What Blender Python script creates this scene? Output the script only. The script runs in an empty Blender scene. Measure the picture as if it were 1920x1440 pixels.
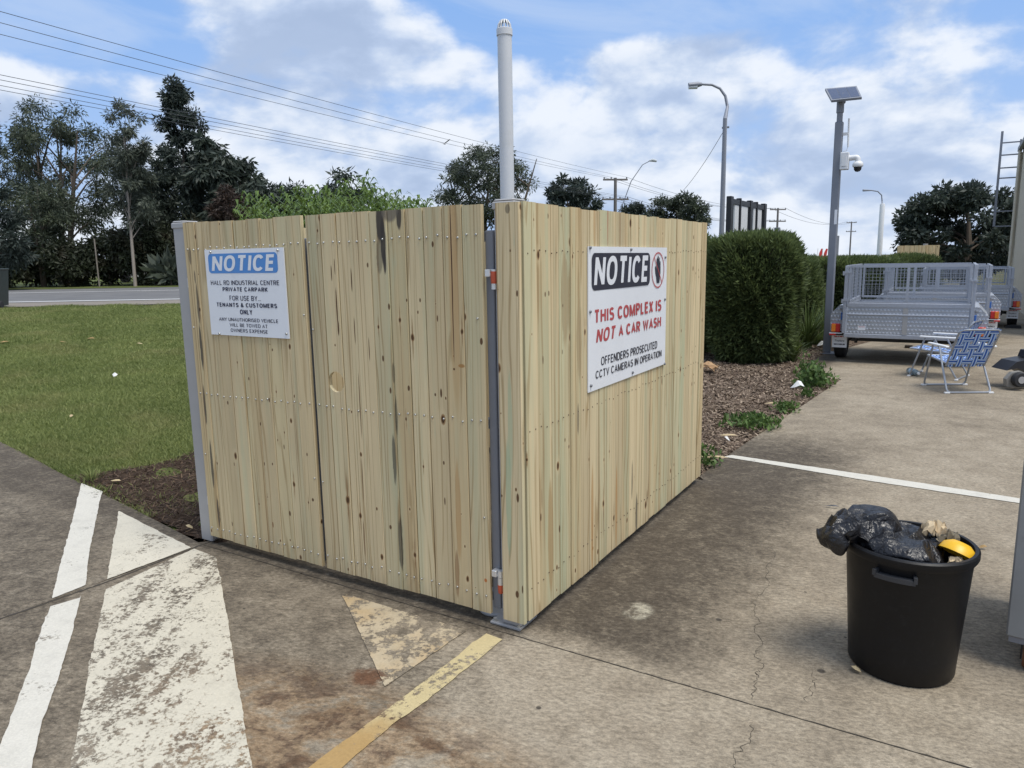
import bpy, bmesh, math, random
import numpy as np
from mathutils import Vector, Matrix, noise as mnoise
random.seed(7); RNG = np.random.default_rng(11)
R = math.radians
SC = bpy.context.scene
COL = SC.collection

# ---------------------------------------------------------------- camera
FPX = 1367.1                                   # focal length in pixels of the 1920 px photograph
CAM = np.array([1.527, -2.581, 1.622])
_p, _r, _y = R(9.655), R(-0.993), R(-31.379)
_f0 = np.array([math.sin(_y), math.cos(_y), 0]); _r0 = np.array([math.cos(_y), -math.sin(_y), 0]); _u0 = np.array([0, 0, 1.])
FW = _f0*math.cos(_p) - _u0*math.sin(_p); _up = _u0*math.cos(_p) + _f0*math.sin(_p)
RT = _r0*math.cos(_r) + _up*math.sin(_r); UP = _up*math.cos(_r) - _r0*math.sin(_r)
cd = bpy.data.cameras.new('camera'); cam = bpy.data.objects.new('camera', cd); COL.objects.link(cam)
cd.sensor_width = 36; cd.lens = FPX/1920*36; cd.clip_end = 3000; cd.clip_start = .05
cam.matrix_world = Matrix(((RT[0], UP[0], -FW[0], CAM[0]), (RT[1], UP[1], -FW[1], CAM[1]), (RT[2], UP[2], -FW[2], CAM[2]), (0, 0, 0, 1)))
SC.camera = cam

def ray(x, y): return FW + RT*(x-960)/FPX + UP*(720-y)/FPX
def G(x, y, z=0.0):                              # photo pixel -> point on level z
    d = ray(x, y); return CAM + d*((z-CAM[2])/d[2])
def PX(x, y, X): d = ray(x, y); return CAM + d*((X-CAM[0])/d[0])
def PY(x, y, Y): d = ray(x, y); return CAM + d*((Y-CAM[1])/d[1])
def DP(x, y, D): return CAM + ray(x, y)*D

# ---------------------------------------------------------------- tiny node language
class S:
    def __init__(s, t, o): s.t = t; s.o = o
    def _m(s, op, b=None, c=None, sw=False):
        n = s.t.nodes.new('ShaderNodeMath'); n.operation = op
        a = s
        if sw: a, b = b, a
        for i, v in enumerate((a, b, c)):
            if v is None: continue
            if isinstance(v, S): s.t.links.new(v.o, n.inputs[i])
            else: n.inputs[i].default_value = v
        return S(s.t, n.outputs[0])
    def __add__(s, b): return s._m('ADD', b)
    __radd__ = __add__
    def __sub__(s, b): return s._m('SUBTRACT', b)
    def __rsub__(s, b): return s._m('SUBTRACT', b, sw=True)
    def __mul__(s, b): return s._m('MULTIPLY', b)
    __rmul__ = __mul__
    def __truediv__(s, b): return s._m('DIVIDE', b)
    def __pow__(s, b): return s._m('POWER', b)
    def mx(s, b): return s._m('MAXIMUM', b)
    def mn(s, b): return s._m('MINIMUM', b)
    def abs(s): return s._m('ABSOLUTE')
    def sin(s): return s._m('SINE')
    def fract(s): return s._m('FRACT')
    def floor(s): return s._m('FLOOR')
    def gt(s, b): return s._m('GREATER_THAN', b)
    def ss(s, a, b):                              # smoothstep a..b (may be falling)
        inv = a > b
        if inv: a, b = b, a
        n = s.t.nodes.new('ShaderNodeMapRange'); n.interpolation_type = 'SMOOTHSTEP'
        s.t.links.new(s.o, n.inputs[0]); n.inputs[1].default_value = a; n.inputs[2].default_value = b
        if inv: n.inputs[3].default_value = 1; n.inputs[4].default_value = 0
        return S(s.t, n.outputs[0])
def setin(t, sock, v):
    if isinstance(v, S): t.links.new(v.o, sock)
    elif isinstance(v, (tuple, list)):
        sock.default_value = tuple(v) + (1,) if sock.type == 'RGBA' and len(v) == 3 else tuple(v)
    else: sock.default_value = v
class M:
    """a material (or world) being written"""
    def __init__(s, tree): s.t = tree; s.t.nodes.clear()
    def node(s, typ, **kw):
        n = s.t.nodes.new(typ)
        for k, v in kw.items(): setattr(n, k, v)
        return n
    def coords(s, kind='Object', obj=None):
        n = s.node('ShaderNodeTexCoord')
        if obj: n.object = obj
        return S(s.t, n.outputs[kind])
    def pos(s): return S(s.t, s.node('ShaderNodeNewGeometry').outputs['Position'])
    def sep(s, v):
        n = s.node('ShaderNodeSeparateXYZ'); s.t.links.new(v.o, n.inputs[0]); return [S(s.t, o) for o in n.outputs]
    def comb(s, x, y, z=0.0):
        n = s.node('ShaderNodeCombineXYZ')
        for i, v in enumerate((x, y, z)): setin(s.t, n.inputs[i], v)
        return S(s.t, n.outputs[0])
    def rnd(s): return S(s.t, s.node('ShaderNodeObjectInfo').outputs['Random'])
    def noise(s, v, scale=5, detail=4, rough=.55, dist=0, lac=2.0):
        n = s.node('ShaderNodeTexNoise'); s.t.links.new(v.o, n.inputs['Vector'])
        n.inputs['Scale'].default_value = scale; n.inputs['Detail'].default_value = detail
        n.inputs['Roughness'].default_value = rough; n.inputs['Distortion'].default_value = dist; n.inputs['Lacunarity'].default_value = lac
        return S(s.t, n.outputs[0])
    def vor(s, v, scale=5, rnd=1.0, feature='F1', two=True):
        n = s.node('ShaderNodeTexVoronoi', feature=feature, voronoi_dimensions='2D' if two else '3D'); s.t.links.new(v.o, n.inputs['Vector'])
        n.inputs['Scale'].default_value = scale; n.inputs['Randomness'].default_value = rnd
        return S(s.t, n.outputs['Distance']), (S(s.t, n.outputs['Color']) if feature == 'F1' else None)
    def ramp(s, f, stops):
        n = s.node('ShaderNodeValToRGB'); s.t.links.new(f.o, n.inputs[0]); e = n.color_ramp.elements
        while len(e) < len(stops): e.new(.5)
        for k, (p, c) in zip(e, stops): k.position = p; k.color = (*c, 1)
        return S(s.t, n.outputs[0])
    def mix(s, a, b, f, mode='MIX'):
        n = s.node('ShaderNodeMix', data_type='RGBA', blend_type=mode)
        setin(s.t, n.inputs[0], f); setin(s.t, n.inputs[6], a); setin(s.t, n.inputs[7], b)
        return S(s.t, n.outputs[2])
    def mul(s, c, k):                             # colour times factor
        return s.mix(c, s.comb(k, k, k), 1.0, 'MULTIPLY')
    def bump(s, h, strength=.3, dist=.01):
        n = s.node('ShaderNodeBump'); s.t.links.new(h.o, n.inputs['Height']); n.inputs['Strength'].default_value = strength; n.inputs['Distance'].default_value = dist
        return S(s.t, n.outputs[0])
    def out(s, color=(.5, .5, .5), rough=.6, metal=0.0, normal=None, spec=.5, alpha=None, trans=None, coat=0, emit=None):
        b = s.node('ShaderNodeBsdfPrincipled'); o = s.node('ShaderNodeOutputMaterial')
        setin(s.t, b.inputs['Base Color'], color); setin(s.t, b.inputs['Roughness'], rough); setin(s.t, b.inputs['Metallic'], metal)
        b.inputs['Specular IOR Level'].default_value = spec; b.inputs['Coat Weight'].default_value = coat
        if normal: s.t.links.new(normal.o, b.inputs['Normal'])
        if trans is not None: setin(s.t, b.inputs['Transmission Weight'], trans)
        s.t.links.new(b.outputs[0], o.inputs[0]); return b
def mat(name):
    m = bpy.data.materials.new(name); m.use_nodes = True; return m, M(m.node_tree)

# ---------------------------------------------------------------- sky and sun
SUN_DIR = Vector((.44, -.09, 1.1)).normalized()  # towards the sun
elev = math.asin(SUN_DIR.z); az = math.atan2(SUN_DIR.x, SUN_DIR.y)
wd = bpy.data.worlds.new('World'); SC.world = wd; wd.use_nodes = True
m = M(wd.node_tree)
sky = m.node('ShaderNodeTexSky', sky_type='NISHITA', sun_disc=False, sun_elevation=elev, sun_rotation=az, altitude=50, air_density=1.15, dust_density=.8, ozone_density=2.2)
dx, dy, dz = m.sep(m.coords('Generated'))
# bearing (radians east of the camera's heading) and height of the line of sight
ux = dx*float(_r0[0]) + dy*float(_r0[1]); uy = dx*float(_f0[0]) + dy*float(_f0[1])
bear = ux._m('ARCTAN2', uy); el = dz.mx(-.05)
def cp(k, up=0.0, sx=0.0, zz=0.0): return m.comb(bear*k + sx, (el + up)*k*1.75, dz*.5 + zz)
warpn = m.noise(cp(1.0, 0, 2.0, 4.0), 3.0, 2, .5) - .5
def cumn(up, sh, det): return m.noise(m.comb(bear + sh + warpn*.10, (el + up)*1.8 + warpn*.06, dz*.5), 4.6, det, .54, .0)
cum = cumn(0, 0, 10); cumU = cumn(.022, .010, 7); cumUU = cumn(.055, .02, 4)
big = m.noise(cp(1.0, 0, 5.3, 1.0), 2.1, 4, .55)
low = el.ss(.40, .05)
# blue windows: one up in front, one to the left, one lower in the middle
def win(b0, e0, rb, re): q = ((bear - b0)/rb); w = ((el - e0)/re); return q*q + w*w
hole = win(.13, .335, .34, .075).ss(1.6, .0)*.26 + win(-.52, .27, .20, .055).ss(1.6, 0)*.15 + win(-.06, .20, .20, .09).ss(1.5, 0)*.07 + win(.0, .05, .16, .05).ss(1.5, 0)*.05
dens = cum*.66 + big*.36 - hole + low*.045
mask = (dens + bear.ss(.05, .45)*.055 - .0).ss(.440, .548)
light = (((cum - cumU)*4.6 + (cumU - cumUU)*1.6) + .50).ss(.0, 1.0)
thick = dens.ss(.53, .70)
lt = (light*.82 + (1.0 - thick)*.17)
ccol = m.ramp(lt, [(.05, (.42, .53, .74)), (.33, (.53, .645, .86)), (.60, (.68, .78, .95)), (.95, (.93, .98, 1.06))])
wisp = m.noise(m.comb(bear*1.5 + el*1.6, el*4.5, .2), 2.2, 8, .60, .6).ss(.34, .74)
veil = el.ss(.42, .0)*.55
base = m.mix(S(m.t, sky.outputs[0]), (2.35, 4.6, 9.2), .72)
STR = .085
K = .735/STR
c2 = m.mix(ccol, (K, K, K), 1.0, 'MULTIPLY')
skyc = m.mix(base, (.56*K, .70*K, .95*K), (wisp*.66).mx(veil))
skyc = m.mix(skyc, c2, mask*.94)
bg = m.node('ShaderNodeBackground'); bg.inputs[1].default_value = STR; m.t.links.new(skyc.o, bg.inputs[0])
wo = m.node('ShaderNodeOutputWorld'); m.t.links.new(bg.outputs[0], wo.inputs[0])
sl = bpy.data.lights.new('sun', 'SUN'); so = bpy.data.objects.new('sun', sl); COL.objects.link(so)
sl.energy = 2.6; sl.angle = R(27); sl.color = (1, .955, .88)
so.rotation_euler = SUN_DIR.to_track_quat('Z', 'Y').to_euler(); so.location = (0, 0, 30)
SC.view_settings.view_transform = 'Standard'; SC.view_settings.look = 'None'; SC.view_settings.exposure = 0.38; SC.view_settings.gamma = 1
SC.view_settings.use_curve_mapping = False
SC.cycles.max_bounces = 6; SC.cycles.transparent_max_bounces = 8

# ---------------------------------------------------------------- mesh helpers
class MB:
    def __init__(s): s.v = []; s.f = []
    def add(s, vs, fs):
        n = len(s.v); s.v += [tuple(map(float, v)) for v in vs]; s.f += [tuple(i+n for i in f) for f in fs]; return s
    def box(s, x0, x1, y0, y1, z0, z1, mtx=None, bev=0.0):
        if bev > 0:
            b = bev; vs = []
            for z, i in ((z0, b), (z0+b, 0), (z1-b, 0), (z1, b)):
                xa, xb, ya, yb = x0+i, x1-i, y0+i, y1-i
                vs += [(xa+b, ya, z), (xb-b, ya, z), (xb, ya+b, z), (xb, yb-b, z), (xb-b, yb, z), (xa+b, yb, z), (xa, yb-b, z), (xa, ya+b, z)]
            fs = [tuple(reversed(range(8))), tuple(range(24, 32))]
            for k in range(3):
                for i in range(8): j = (i+1) % 8; fs.append((k*8+i, k*8+j, k*8+8+j, k*8+8+i))
        else:
            vs = [(x0, y0, z0), (x1, y0, z0), (x1, y1, z0), (x0, y1, z0), (x0, y0, z1), (x1, y0, z1), (x1, y1, z1), (x0, y1, z1)]
            fs = [(3, 2, 1, 0), (4, 5, 6, 7), (0, 1, 5, 4), (1, 2, 6, 5), (2, 3, 7, 6), (3, 0, 4, 7)]
        if mtx is not None: vs = [tuple(mtx @ Vector(v)) for v in vs]
        return s.add(vs, fs)
    def prism(s, poly, z0, z1, mtx=None):
        n = len(poly); vs = [(x, y, z0) for x, y in poly] + [(x, y, z1) for x, y in poly]
        a = sum(poly[i][0]*poly[(i+1) % n][1] - poly[(i+1) % n][0]*poly[i][1] for i in range(n))
        r = list(range(n))
        if a < 0: vs = [(x, y, z0) for x, y in reversed(poly)] + [(x, y, z1) for x, y in reversed(poly)]
        fs = [tuple(reversed(r)), tuple(i+n for i in r)] + [(i, (i+1) % n, (i+1) % n + n, i+n) for i in r]
        if mtx is not None: vs = [tuple(mtx @ Vector(v)) for v in vs]
        return s.add(vs, fs)
    def tube(s, pts, rad, n=8, cap=True, squash=None):
        pts = [Vector(p) for p in pts]; k = len(pts); rads = rad if isinstance(rad, (list, tuple)) else [rad]*k
        vs = []; prev = None
        for i, p in enumerate(pts):
            d = (pts[min(i+1, k-1)] - pts[max(i-1, 0)]).normalized()
            if prev is None: a = d.orthogonal().normalized()
            else:
                a = prev - d*prev.dot(d); a = a.normalized() if a.length > 1e-6 else d.orthogonal().normalized()
            prev = a; b = d.cross(a)
            for j in range(n):
                t = 2*math.pi*j/n; vs.append(p + (a*math.cos(t) + b*math.sin(t))*rads[i])
        fs = [(i*n+j, i*n+(j+1) % n, (i+1)*n+(j+1) % n, (i+1)*n+j) for i in range(k-1) for j in range(n)]
        if cap: fs += [tuple(reversed(range(n))), tuple((k-1)*n+j for j in range(n))]
        return s.add(vs, fs)
    def lathe(s, prof, n=32, o=(0, 0, 0), cap=False, axis='z'):
        vs = []
        for rr, z in prof:
            for j in range(n):
                t = 2*math.pi*j/n; p = (rr*math.cos(t), rr*math.sin(t), z)
                if axis == 'x': p = (p[2], p[0], p[1])
                if axis == 'y': p = (p[1], p[2], p[0])
                vs.append((o[0]+p[0], o[1]+p[1], o[2]+p[2]))
        k = len(prof); fs = [(i*n+j, i*n+(j+1) % n, (i+1)*n+(j+1) % n, (i+1)*n+j) for i in range(k-1) for j in range(n)]
        if cap: fs += [tuple(reversed(range(n))), tuple((k-1)*n+j for j in range(n))]
        return s.add(vs, fs)
    def build(s, name, m, parent=None, smooth=False, loc=None, rotz=None):
        me = bpy.data.meshes.new(name); me.from_pydata(s.v, [], s.f); me.update()
        if m: me.materials.append(m)
        if smooth: smooth_mesh(me)
        o = bpy.data.objects.new(name, me); COL.objects.link(o)
        if parent: o.parent = parent
        if loc is not None: o.location = loc
        if rotz is not None: o.rotation_euler[2] = rotz
        return o
def smooth_mesh(me, ang=40):
    me.polygons.foreach_set('use_smooth', [True]*len(me.polygons))
    try: me.set_sharp_from_angle(angle=R(ang))
    except Exception: pass
def np_mesh(name, V, F, m, parent=None, attr=None):
    """V (n,3), F (k,3|4) -> mesh object, quickly"""
    me = bpy.data.meshes.new(name); k, c = F.shape
    me.vertices.add(len(V)); me.vertices.foreach_set('co', np.ascontiguousarray(V, dtype=np.float32).ravel())
    me.loops.add(k*c); me.loops.foreach_set('vertex_index', np.ascontiguousarray(F, dtype=np.int32).ravel())
    me.polygons.add(k); me.polygons.foreach_set('loop_start', np.arange(0, k*c, c, dtype=np.int32))
    me.update(calc_edges=True)
    if attr is not None:
        a = me.attributes.new('tint', 'FLOAT', 'POINT'); a.data.foreach_set('value', attr.astype(np.float32))
    me.materials.append(m)
    o = bpy.data.objects.new(name, me); COL.objects.link(o)
    if parent: o.parent = parent
    return o
def tag(o, label=None, cat=None, group=None, kind=None):
    if label: o['label'] = label
    if cat: o['category'] = cat
    if group: o['group'] = group
    if kind: o['kind'] = kind
    return o
def thing(name, label, cat, loc=(0, 0, 0), rotz=0, group=None):
    o = bpy.data.objects.new(name, None); COL.objects.link(o); o.empty_display_size = .1
    o.location = loc; o.rotation_euler = (0, 0, rotz); return tag(o, label, cat, group)
def copy_tree(o, parent=None):
    c = o.copy(); COL.objects.link(c); c.parent = parent
    for ch in list(o.children): copy_tree(ch, c)
    return c
def inpoly(P, poly):
    x, y = P[:, 0], P[:, 1]; r = np.zeros(len(P), bool); n = len(poly)
    for i in range(n):
        x0, y0 = poly[i][:2]; x1, y1 = poly[(i+1) % n][:2]
        if y0 == y1: continue
        c = ((y0 > y) != (y1 > y)) & (x < (x1-x0)*(y-y0)/(y1-y0) + x0); r ^= c
    return r
def sstep(a, b, t): t = np.clip((t-a)/(b-a), 0, 1); return t*t*(3-2*t)
FH = np.array([_f0[0], _f0[1]]); RH = np.array([_r0[0], _r0[1]])
def ground_h(x, y):
    """the verge rises gently from the car park to the road"""
    t = (x-CAM[0])*FH[0] + (y-CAM[1])*FH[1]
    return .62*sstep(6.5, 20, t)*sstep(1.0, 6.0, -x)
def gh(p): return float(ground_h(np.array(p[0]), np.array(p[1])))

# ---------------------------------------------------------------- materials
def concrete_color(m):
    p = m.pos(); x, y, z = m.sep(p)
    n1 = m.noise(p, .9, 5, .6); n2 = m.noise(p, 6, 6, .65); n3 = m.noise(p, 75, 5, .85); n4 = m.noise(m.comb(x*3 + y*.5, y*30 - x*4, 0.0), 3, 4, .7)
    c = m.ramp(n1*.55 + n2*.45, [(.30, (.135, .110, .080)), (.5, (.252, .211, .155)), (.70, (.36, .310, .235))])
    c = m.mix(c, (.13, .105, .080), n4.ss(.54, .78)*.40)
    # algae-dark band along the timber screen and over the left-hand slabs; painted-in shade at the gate
    sc = m.noise(p, 9, 7, .75); scr = m.noise(m.comb(x*22, y*22 + x*14, 0.0), 2.2, 5, .8)
    wob = (m.noise(p, 1.3, 4, .6) - .5)*.9
    d1 = (x + wob*.7 - y*.05).ss(1.25, .30)*(x.ss(-.4, .02))*(y + wob*.5).ss(-.12, .1)*(y + wob).ss(5.2, 3.4)
    d2 = (x*.86 + y*.2 + wob*.5).ss(-.50, -1.25)*(y + wob*.3).ss(9, 5)
    d4 = (x*.86 + y*.9 + wob*.4).ss(-2.2, -2.7)*y.ss(9, 5)
    d5 = y.ss(-.30, -.02)*x.ss(.15, -.12)  # shade and stain below the gate and inside the enclosure, put into the colour
    d3 = (((x + .75)*(x + .75)*.5 + (y + .55)*(y + .55)*2.0) + wob*.3).ss(.75, .05)
    brk = (sc*1.15 + scr*.55 - .10)
    fine = m.noise(m.comb(x + y*.3, y*1.5 - x*.4, 0.0), 26, 7, .85)
    dk = ((d1*.92).mx(d2*.66).mx(d4*.76).mx(d3*.64).mx(d5*.9) + (fine - .5)*1.5 + (sc - .5)*1.1 + wob*.35).ss(.22, 1.08)*(d1.mx(d2).mx(d4).mx(d3).mx(d5)).ss(.0, .3)
    c = m.mix(c, (.046, .036, .026), dk*.90)
    c = m.mix(c, (.40, .36, .28), scr.ss(.60, .74)*fine.ss(.50, .66)*dk*.55)
    # pale worn patch in the band and scratch marks
    w = ((x - .36)*(x - .36)*2 + (y - .42)*(y - .42)*1.3)
    c = m.mix(c, (.52, .48, .37), (w + wob*.02).ss(.014, .002)*sc.ss(.42, .60)*.6)
    # broken pieces of lighter laitance
    c = m.mix(c, (.44, .415, .35), m.noise(p, 48, 5, .8).ss(.62, .72)*.42*dk.mx(.25))
    # rust and oil stain in front of the gate
    r1 = m.noise(m.comb(x*2.4 + y*.6, y*3.4 - x*1.2, 1.0), 1.7, 9, .74, .3)
    reg = (((x + .15)*(x + .15)*.55 + (y + 1.02)*(y + 1.02)*3.2) + wob*.35).ss(.75, .02)
    c = m.mix(c, (.085, .045, .022), reg*r1.ss(.42, .60)*.88)
    c = m.mix(c, (.27, .165, .075), reg*r1.ss(.38, .48)*r1.ss(.56, .5)*.38)
    rs = ((x + .36)*(x + .36)*1.2 + (y + .62)*(y + .62)*2.6 + wob*.006)
    c = m.mix(c, (.11, .052, .026), rs.ss(.016, .003)*sc.ss(.38, .56)*.9)
    # oily brown run-off streaks and chewing-gum spots
    for (pa, pb, wd_, st_) in (((705, 1335), (905, 1445), .030, .85), ((540, 1340), (720, 1345), .045, .7), ((470, 1300), (600, 1262), .03, .45)):
        A, B = G(*pa), G(*pb); L_ = math.hypot(B[0]-A[0], B[1]-A[1]); ux_, uy_ = float((B[0]-A[0])/L_), float((B[1]-A[1])/L_); cx_, cy_ = float((A[0]+B[0])/2), float((A[1]+B[1])/2)
        al = ((x - cx_)*ux_ + (y - cy_)*uy_)/(L_*.55); ac = ((y - cy_)*ux_ - (x - cx_)*uy_ + (sc - .5)*.09 + wob*.05)/wd_
        c = m.mix(c, (.085, .048, .026), (al*al + ac*ac).ss(1.3, .25)*(sc.ss(.32, .62))*st_)
    for (px_, py_, r_) in ((1010, 1327, .010), (1348, 1162, .014), (1540, 1258, .016), (1510, 1110, .007), (1316, 1138, .006), (458, 1141, .007), (1585, 1195, .006)):
        q_ = G(px_, py_); d_ = (x - float(q_[0]))*(x - float(q_[0])) + (y - float(q_[1]))*(y - float(q_[1])) + (sc - .5)*r_*r_*1.6
        c = m.mix(c, (.035, .03, .025), d_.ss(r_*r_*1.5, r_*r_*.4)*.85)
    # grain of the broomed aggregate
    gr = m.noise(m.comb(x*1.0 + y*.25, y*1.7 - x*.5, 0.0), 34, 6, .82); c = m.mul(c, (gr.ss(.30, .70)*.85 + .57)*(n3*1.0 + .5))
    c = m.mix(c, (.52, .46, .36), m.noise(p, 62, 3, .8).ss(.66, .74)*.55)
    c = m.mix(c, (.06, .055, .05), m.noise(p, 210, 2, .5).ss(.64, .72)*.5)
    h = n3*.5 + m.noise(p, 240, 2, .6)*.4
    return c, h
mt, m = mat('concrete'); c, h = concrete_color(m)
m.out(c, .88, normal=m.bump(h, .5, .004), spec=.3); CONCRETE = mt
def paint_mat(name, col, wear, scale=14, dirt=.3, streak=0.0, tint=None, grad=False):
    mt, m = mat(name); c, h = concrete_color(m); p = m.pos(); x, y, z = m.sep(p)
    a = m.noise(p, scale, 9, .78); b = m.noise(p, 3.2, 4, .6); st = m.noise(m.comb((x*float(_r0[0]) + y*float(_r0[1]))*10, (x*float(_f0[0]) + y*float(_f0[1]))*1.6, 0.0), 1.0, 5, .6)
    k = (a*.36 + m.noise(p, scale*.32, 6, .7)*.24 + b*(.40 - streak) + st*streak)
    pres = k.ss(wear, wear + .035)
    pc = m.mix(col, tuple(v*.62 for v in col), m.noise(p, 7, 6, .65).ss(.45, .75)*dirt)
    if tint: pc = m.mix(pc, tint, ((m.noise(p, 2.6, 4, .6)*.5 + y.ss(-.45, -1.0)*.42 if grad else m.noise(p, 2.6, 4, .6))).ss(.42, .62)*.8)
    pc = m.mul(pc, m.noise(p, 120, 3, .7)*.5 + .75)
    m.out(m.mix(c, pc, pres), .7, normal=m.bump(h*.6 + pres*.5, .45, .004), spec=.35); return mt
PAINT_NEW = paint_mat('white_line_paint', (.55, .525, .46), .40, 60, .35)
PAINT_OLD = paint_mat('worn_cream_paint', (.52, .48, .385), .462, 60, .35, .22)
PAINT_MID = paint_mat('cream_paint_less_worn', (.54, .50, .405), .425, 60, .35, .10)
PAINT_TAN = paint_mat('tan_faded_paint', (.44, .365, .25), .475, 40, .5, .05, (.40, .285, .15))
PAINT_YEL = paint_mat('yellow_rusty_paint', (.48, .395, .215), .43, 45, .5, .06, (.33, .195, .065), True)

def timber(name, obj, feats=(), warm=0.0, green=1.0):
    """treated pine palings; feats = (x, z, rx, rz, colour, strength, wobble) in metres on the panel"""
    mt, m = mat(name); x0, y0, z0 = m.sep(m.coords('Object', obj)); rn = m.rnd()
    n = S(m.t, m.node('ShaderNodeNewGeometry').outputs['Normal'])
    hx = x0 + y0*1.0; x = hx + rn*17.3; z = z0 + rn*41.7
    warp = m.noise(m.comb(x*5, z*.42, rn*9), 1.0, 3, .5)
    g1 = m.noise(m.comb(x*95, z*1.5, rn*5), 1.0, 4, .65)                     # fine grain
    rings = ((x*118 + warp*40 + (rn*7.7).sin()*5)).sin()*.5 + .5             # growth rings
    g2 = m.noise(m.comb(x*22, z*.30, 3.0), 1.0, 3, .6)
    pale = m.mix((.575, .462, .272), (.66, .548, .345), g1)
    tone = (rn*53.7).fract()
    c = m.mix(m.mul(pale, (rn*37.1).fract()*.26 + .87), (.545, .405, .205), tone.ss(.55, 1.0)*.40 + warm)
    c = m.mix(c, (.475, .475, .305), (m.noise(m.comb(x*8, z*.5, 7.0), 1.0, 4, .6).ss(.46, .66)*.60 + (rn*91.3).fract().ss(.55, 1.0)*.40)*green)
    c = m.mix(c, (.36, .45, .32), m.noise(m.comb(x*16, z*1.5, 1.0), 1.0, 5, .7).ss(.60, .76)*.5*green)
    c = m.mix(c, (.33, .225, .105), rings.ss(.80, 1.0)*g2.ss(.40, .60)*.70)
    ln = m.noise(m.comb(x*130, z*.22, 6.0), 1.0, 2, .5); c = m.mix(c, (.27, .17, .08), ln.ss(.58, .67)*.70)
    c = m.mix(c, (.30, .20, .10), g1.ss(.60, .82)*.22)
    c = m.mix(c, (.25, .20, .125), m.noise(m.comb(x*24, z*.45, 4.0), 1.0, 5, .7).ss(.62, .76)*.35)
    # knots: small dark eyes, some with a resin tail running with the grain
    def knots(c, fx, fz, zz, prob, rmin, rmax, seed):
        n_ = m.node('ShaderNodeTexVoronoi', feature='F1', voronoi_dimensions='2D'); m.t.links.new(m.comb(x*fx + seed, z*fz, 0.0).o, n_.inputs['Vector']); n_.inputs['Scale'].default_value = 1.0
        kc = S(m.t, n_.outputs['Color']); k1, k2, k3 = m.sep(kc); px_, pz_, _q = m.sep(S(m.t, n_.outputs['Position']))
        wv = (m.noise(m.comb(x*70, z*30, zz), 1.0, 3, .6) - .5)
        ax = (x*fx + seed - px_)/fx + wv*.004; az_ = (z*fz - pz_)/fz + wv*.010; has = k1.gt(prob); r_ = k2*k2*(rmax - rmin) + rmin
        d = (ax*ax + az_*az_*.30)._m('SQRT')/r_
        tail = (ax*ax*3.4 + az_*az_*.006)._m('SQRT')/r_
        c = m.mix(c, (.66, .54, .33), d.ss(3.2, 1.3)*has*.40)
        c = m.mix(c, (.26, .15, .065), tail.ss(1.0, .45)*has*k3.gt(.45)*.85)
        c = m.mix(c, (.30, .175, .075), d.ss(1.25, .95)*has*.9)
        return m.mix(c, (.075, .038, .018), (d + wv*.5).ss(.95, .55)*has*.95)
    c = knots(c, 7.5, 2.6, 0.0, .50, .0036, .0130, 0.0)
    c = knots(c, 13.0, 1.6, 5.0, .62, .0018, .0055, 31.7)
    c = m.mul(c, m.noise(m.comb(x*11, z*.7, 12.0), 1.0, 5, .65)*.62 + .66)
    # mould specks
    c = m.mix(c, (.10, .085, .06), m.noise(m.comb(x*60, z*16, 2.0), 1.0, 5, .75).ss(.66, .74)*m.noise(m.comb(x*5, z*1.0, 8.0), 1.0, 3, .5).ss(.56, .70)*.8)
    # end grain discolouring near the foot
    c = m.mix(c, (.27, .19, .10), (z0 + m.noise(m.comb(x*40, z*.5, 0.0), 1, 3, .6)*.30).ss(.30, .08)*.35)
    fn = m.noise(m.comb(x*45, z*9, 0.0), 1.0, 5, .7) - .5
    for (fx, fz, rx, rz, col, st, wb) in feats:
        ax = (x0 - fx)/rx + fn*wb; bz = (z0 - fz)/rz + fn*wb*.5
        d = ax*ax + bz*bz
        c = m.mix(c, col, d.ss(1.15, .55)*st)
    hgt = g1*.5 + rings*g2*.35
    m.out(c, .78, normal=m.bump(hgt, .35, .003), spec=.25); return mt

def simple(name, col, rough=.5, metal=0.0, var=.15, scale=8, bump=0.0, spec=.5, coat=0, dirt=None, dscale=5):
    mt, m = mat(name); p = m.coords('Object'); nz = m.noise(p, scale, 5, .6)
    c = m.mix(tuple(v*(1-var) for v in col), tuple(min(1, v*(1+var)) for v in col), nz)
    if dirt: c = m.mix(c, dirt[:3], m.noise(p, dscale, 7, .7).ss(.52, .72)*dirt[3])
    m.out(c, nz*.25 + (rough - .12), metal, m.bump(m.noise(p, scale*6, 4, .6), bump, .003) if bump else None, spec, coat=coat); return mt
STEEL = simple('grey_painted_steel', (.37, .365, .36), .45, .15, .08, 14, .1, dirt=(.25, .25, .25, .25))
STEEL_D = simple('dark_grey_steel', (.20, .21, .235), .5, .2, .1, 12)
GALV = simple('galvanised_steel', (.40, .425, .475), .45, .6, .16, 26, .05, dirt=(.34, .36, .39, .5), dscale=14)
GALV_P = simple('galvanised_posts', (.23, .245, .28), .55, .3, .1, 6, .05)
SCREW = simple('zinc_screw', (.50, .50, .48), .38, .85, .1, 40)
NAIL = simple('weathered_nail', (.12, .085, .055), .7, .2)
PVC = simple('grey_white_pvc', (.60, .62, .645), .38, 0, .05, 4, dirt=(.5, .5, .48, .4))
HINGE_R = simple('red_primer', (.48, .085, .035), .6, 0, .25, 60)
HINGE_W = simple('bright_zinc', (.72, .72, .72), .35, .6, .1, 40)
SIGN_W = simple('white_sign_sheet', (.76, .78, .81), .32, 0, .03, 5, dirt=(.60, .61, .62, .25), dscale=9)
BLUE = simple('sign_blue', (.075, .25, .60), .35, 0, .05)
INK = simple('sign_black_ink', (.022, .024, .04), .4)
INKB = simple('sign_navy_ink', (.03, .035, .075), .4)
RED = simple('sign_red_ink', (.44, .065, .07), .4, 0, .15)
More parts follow.
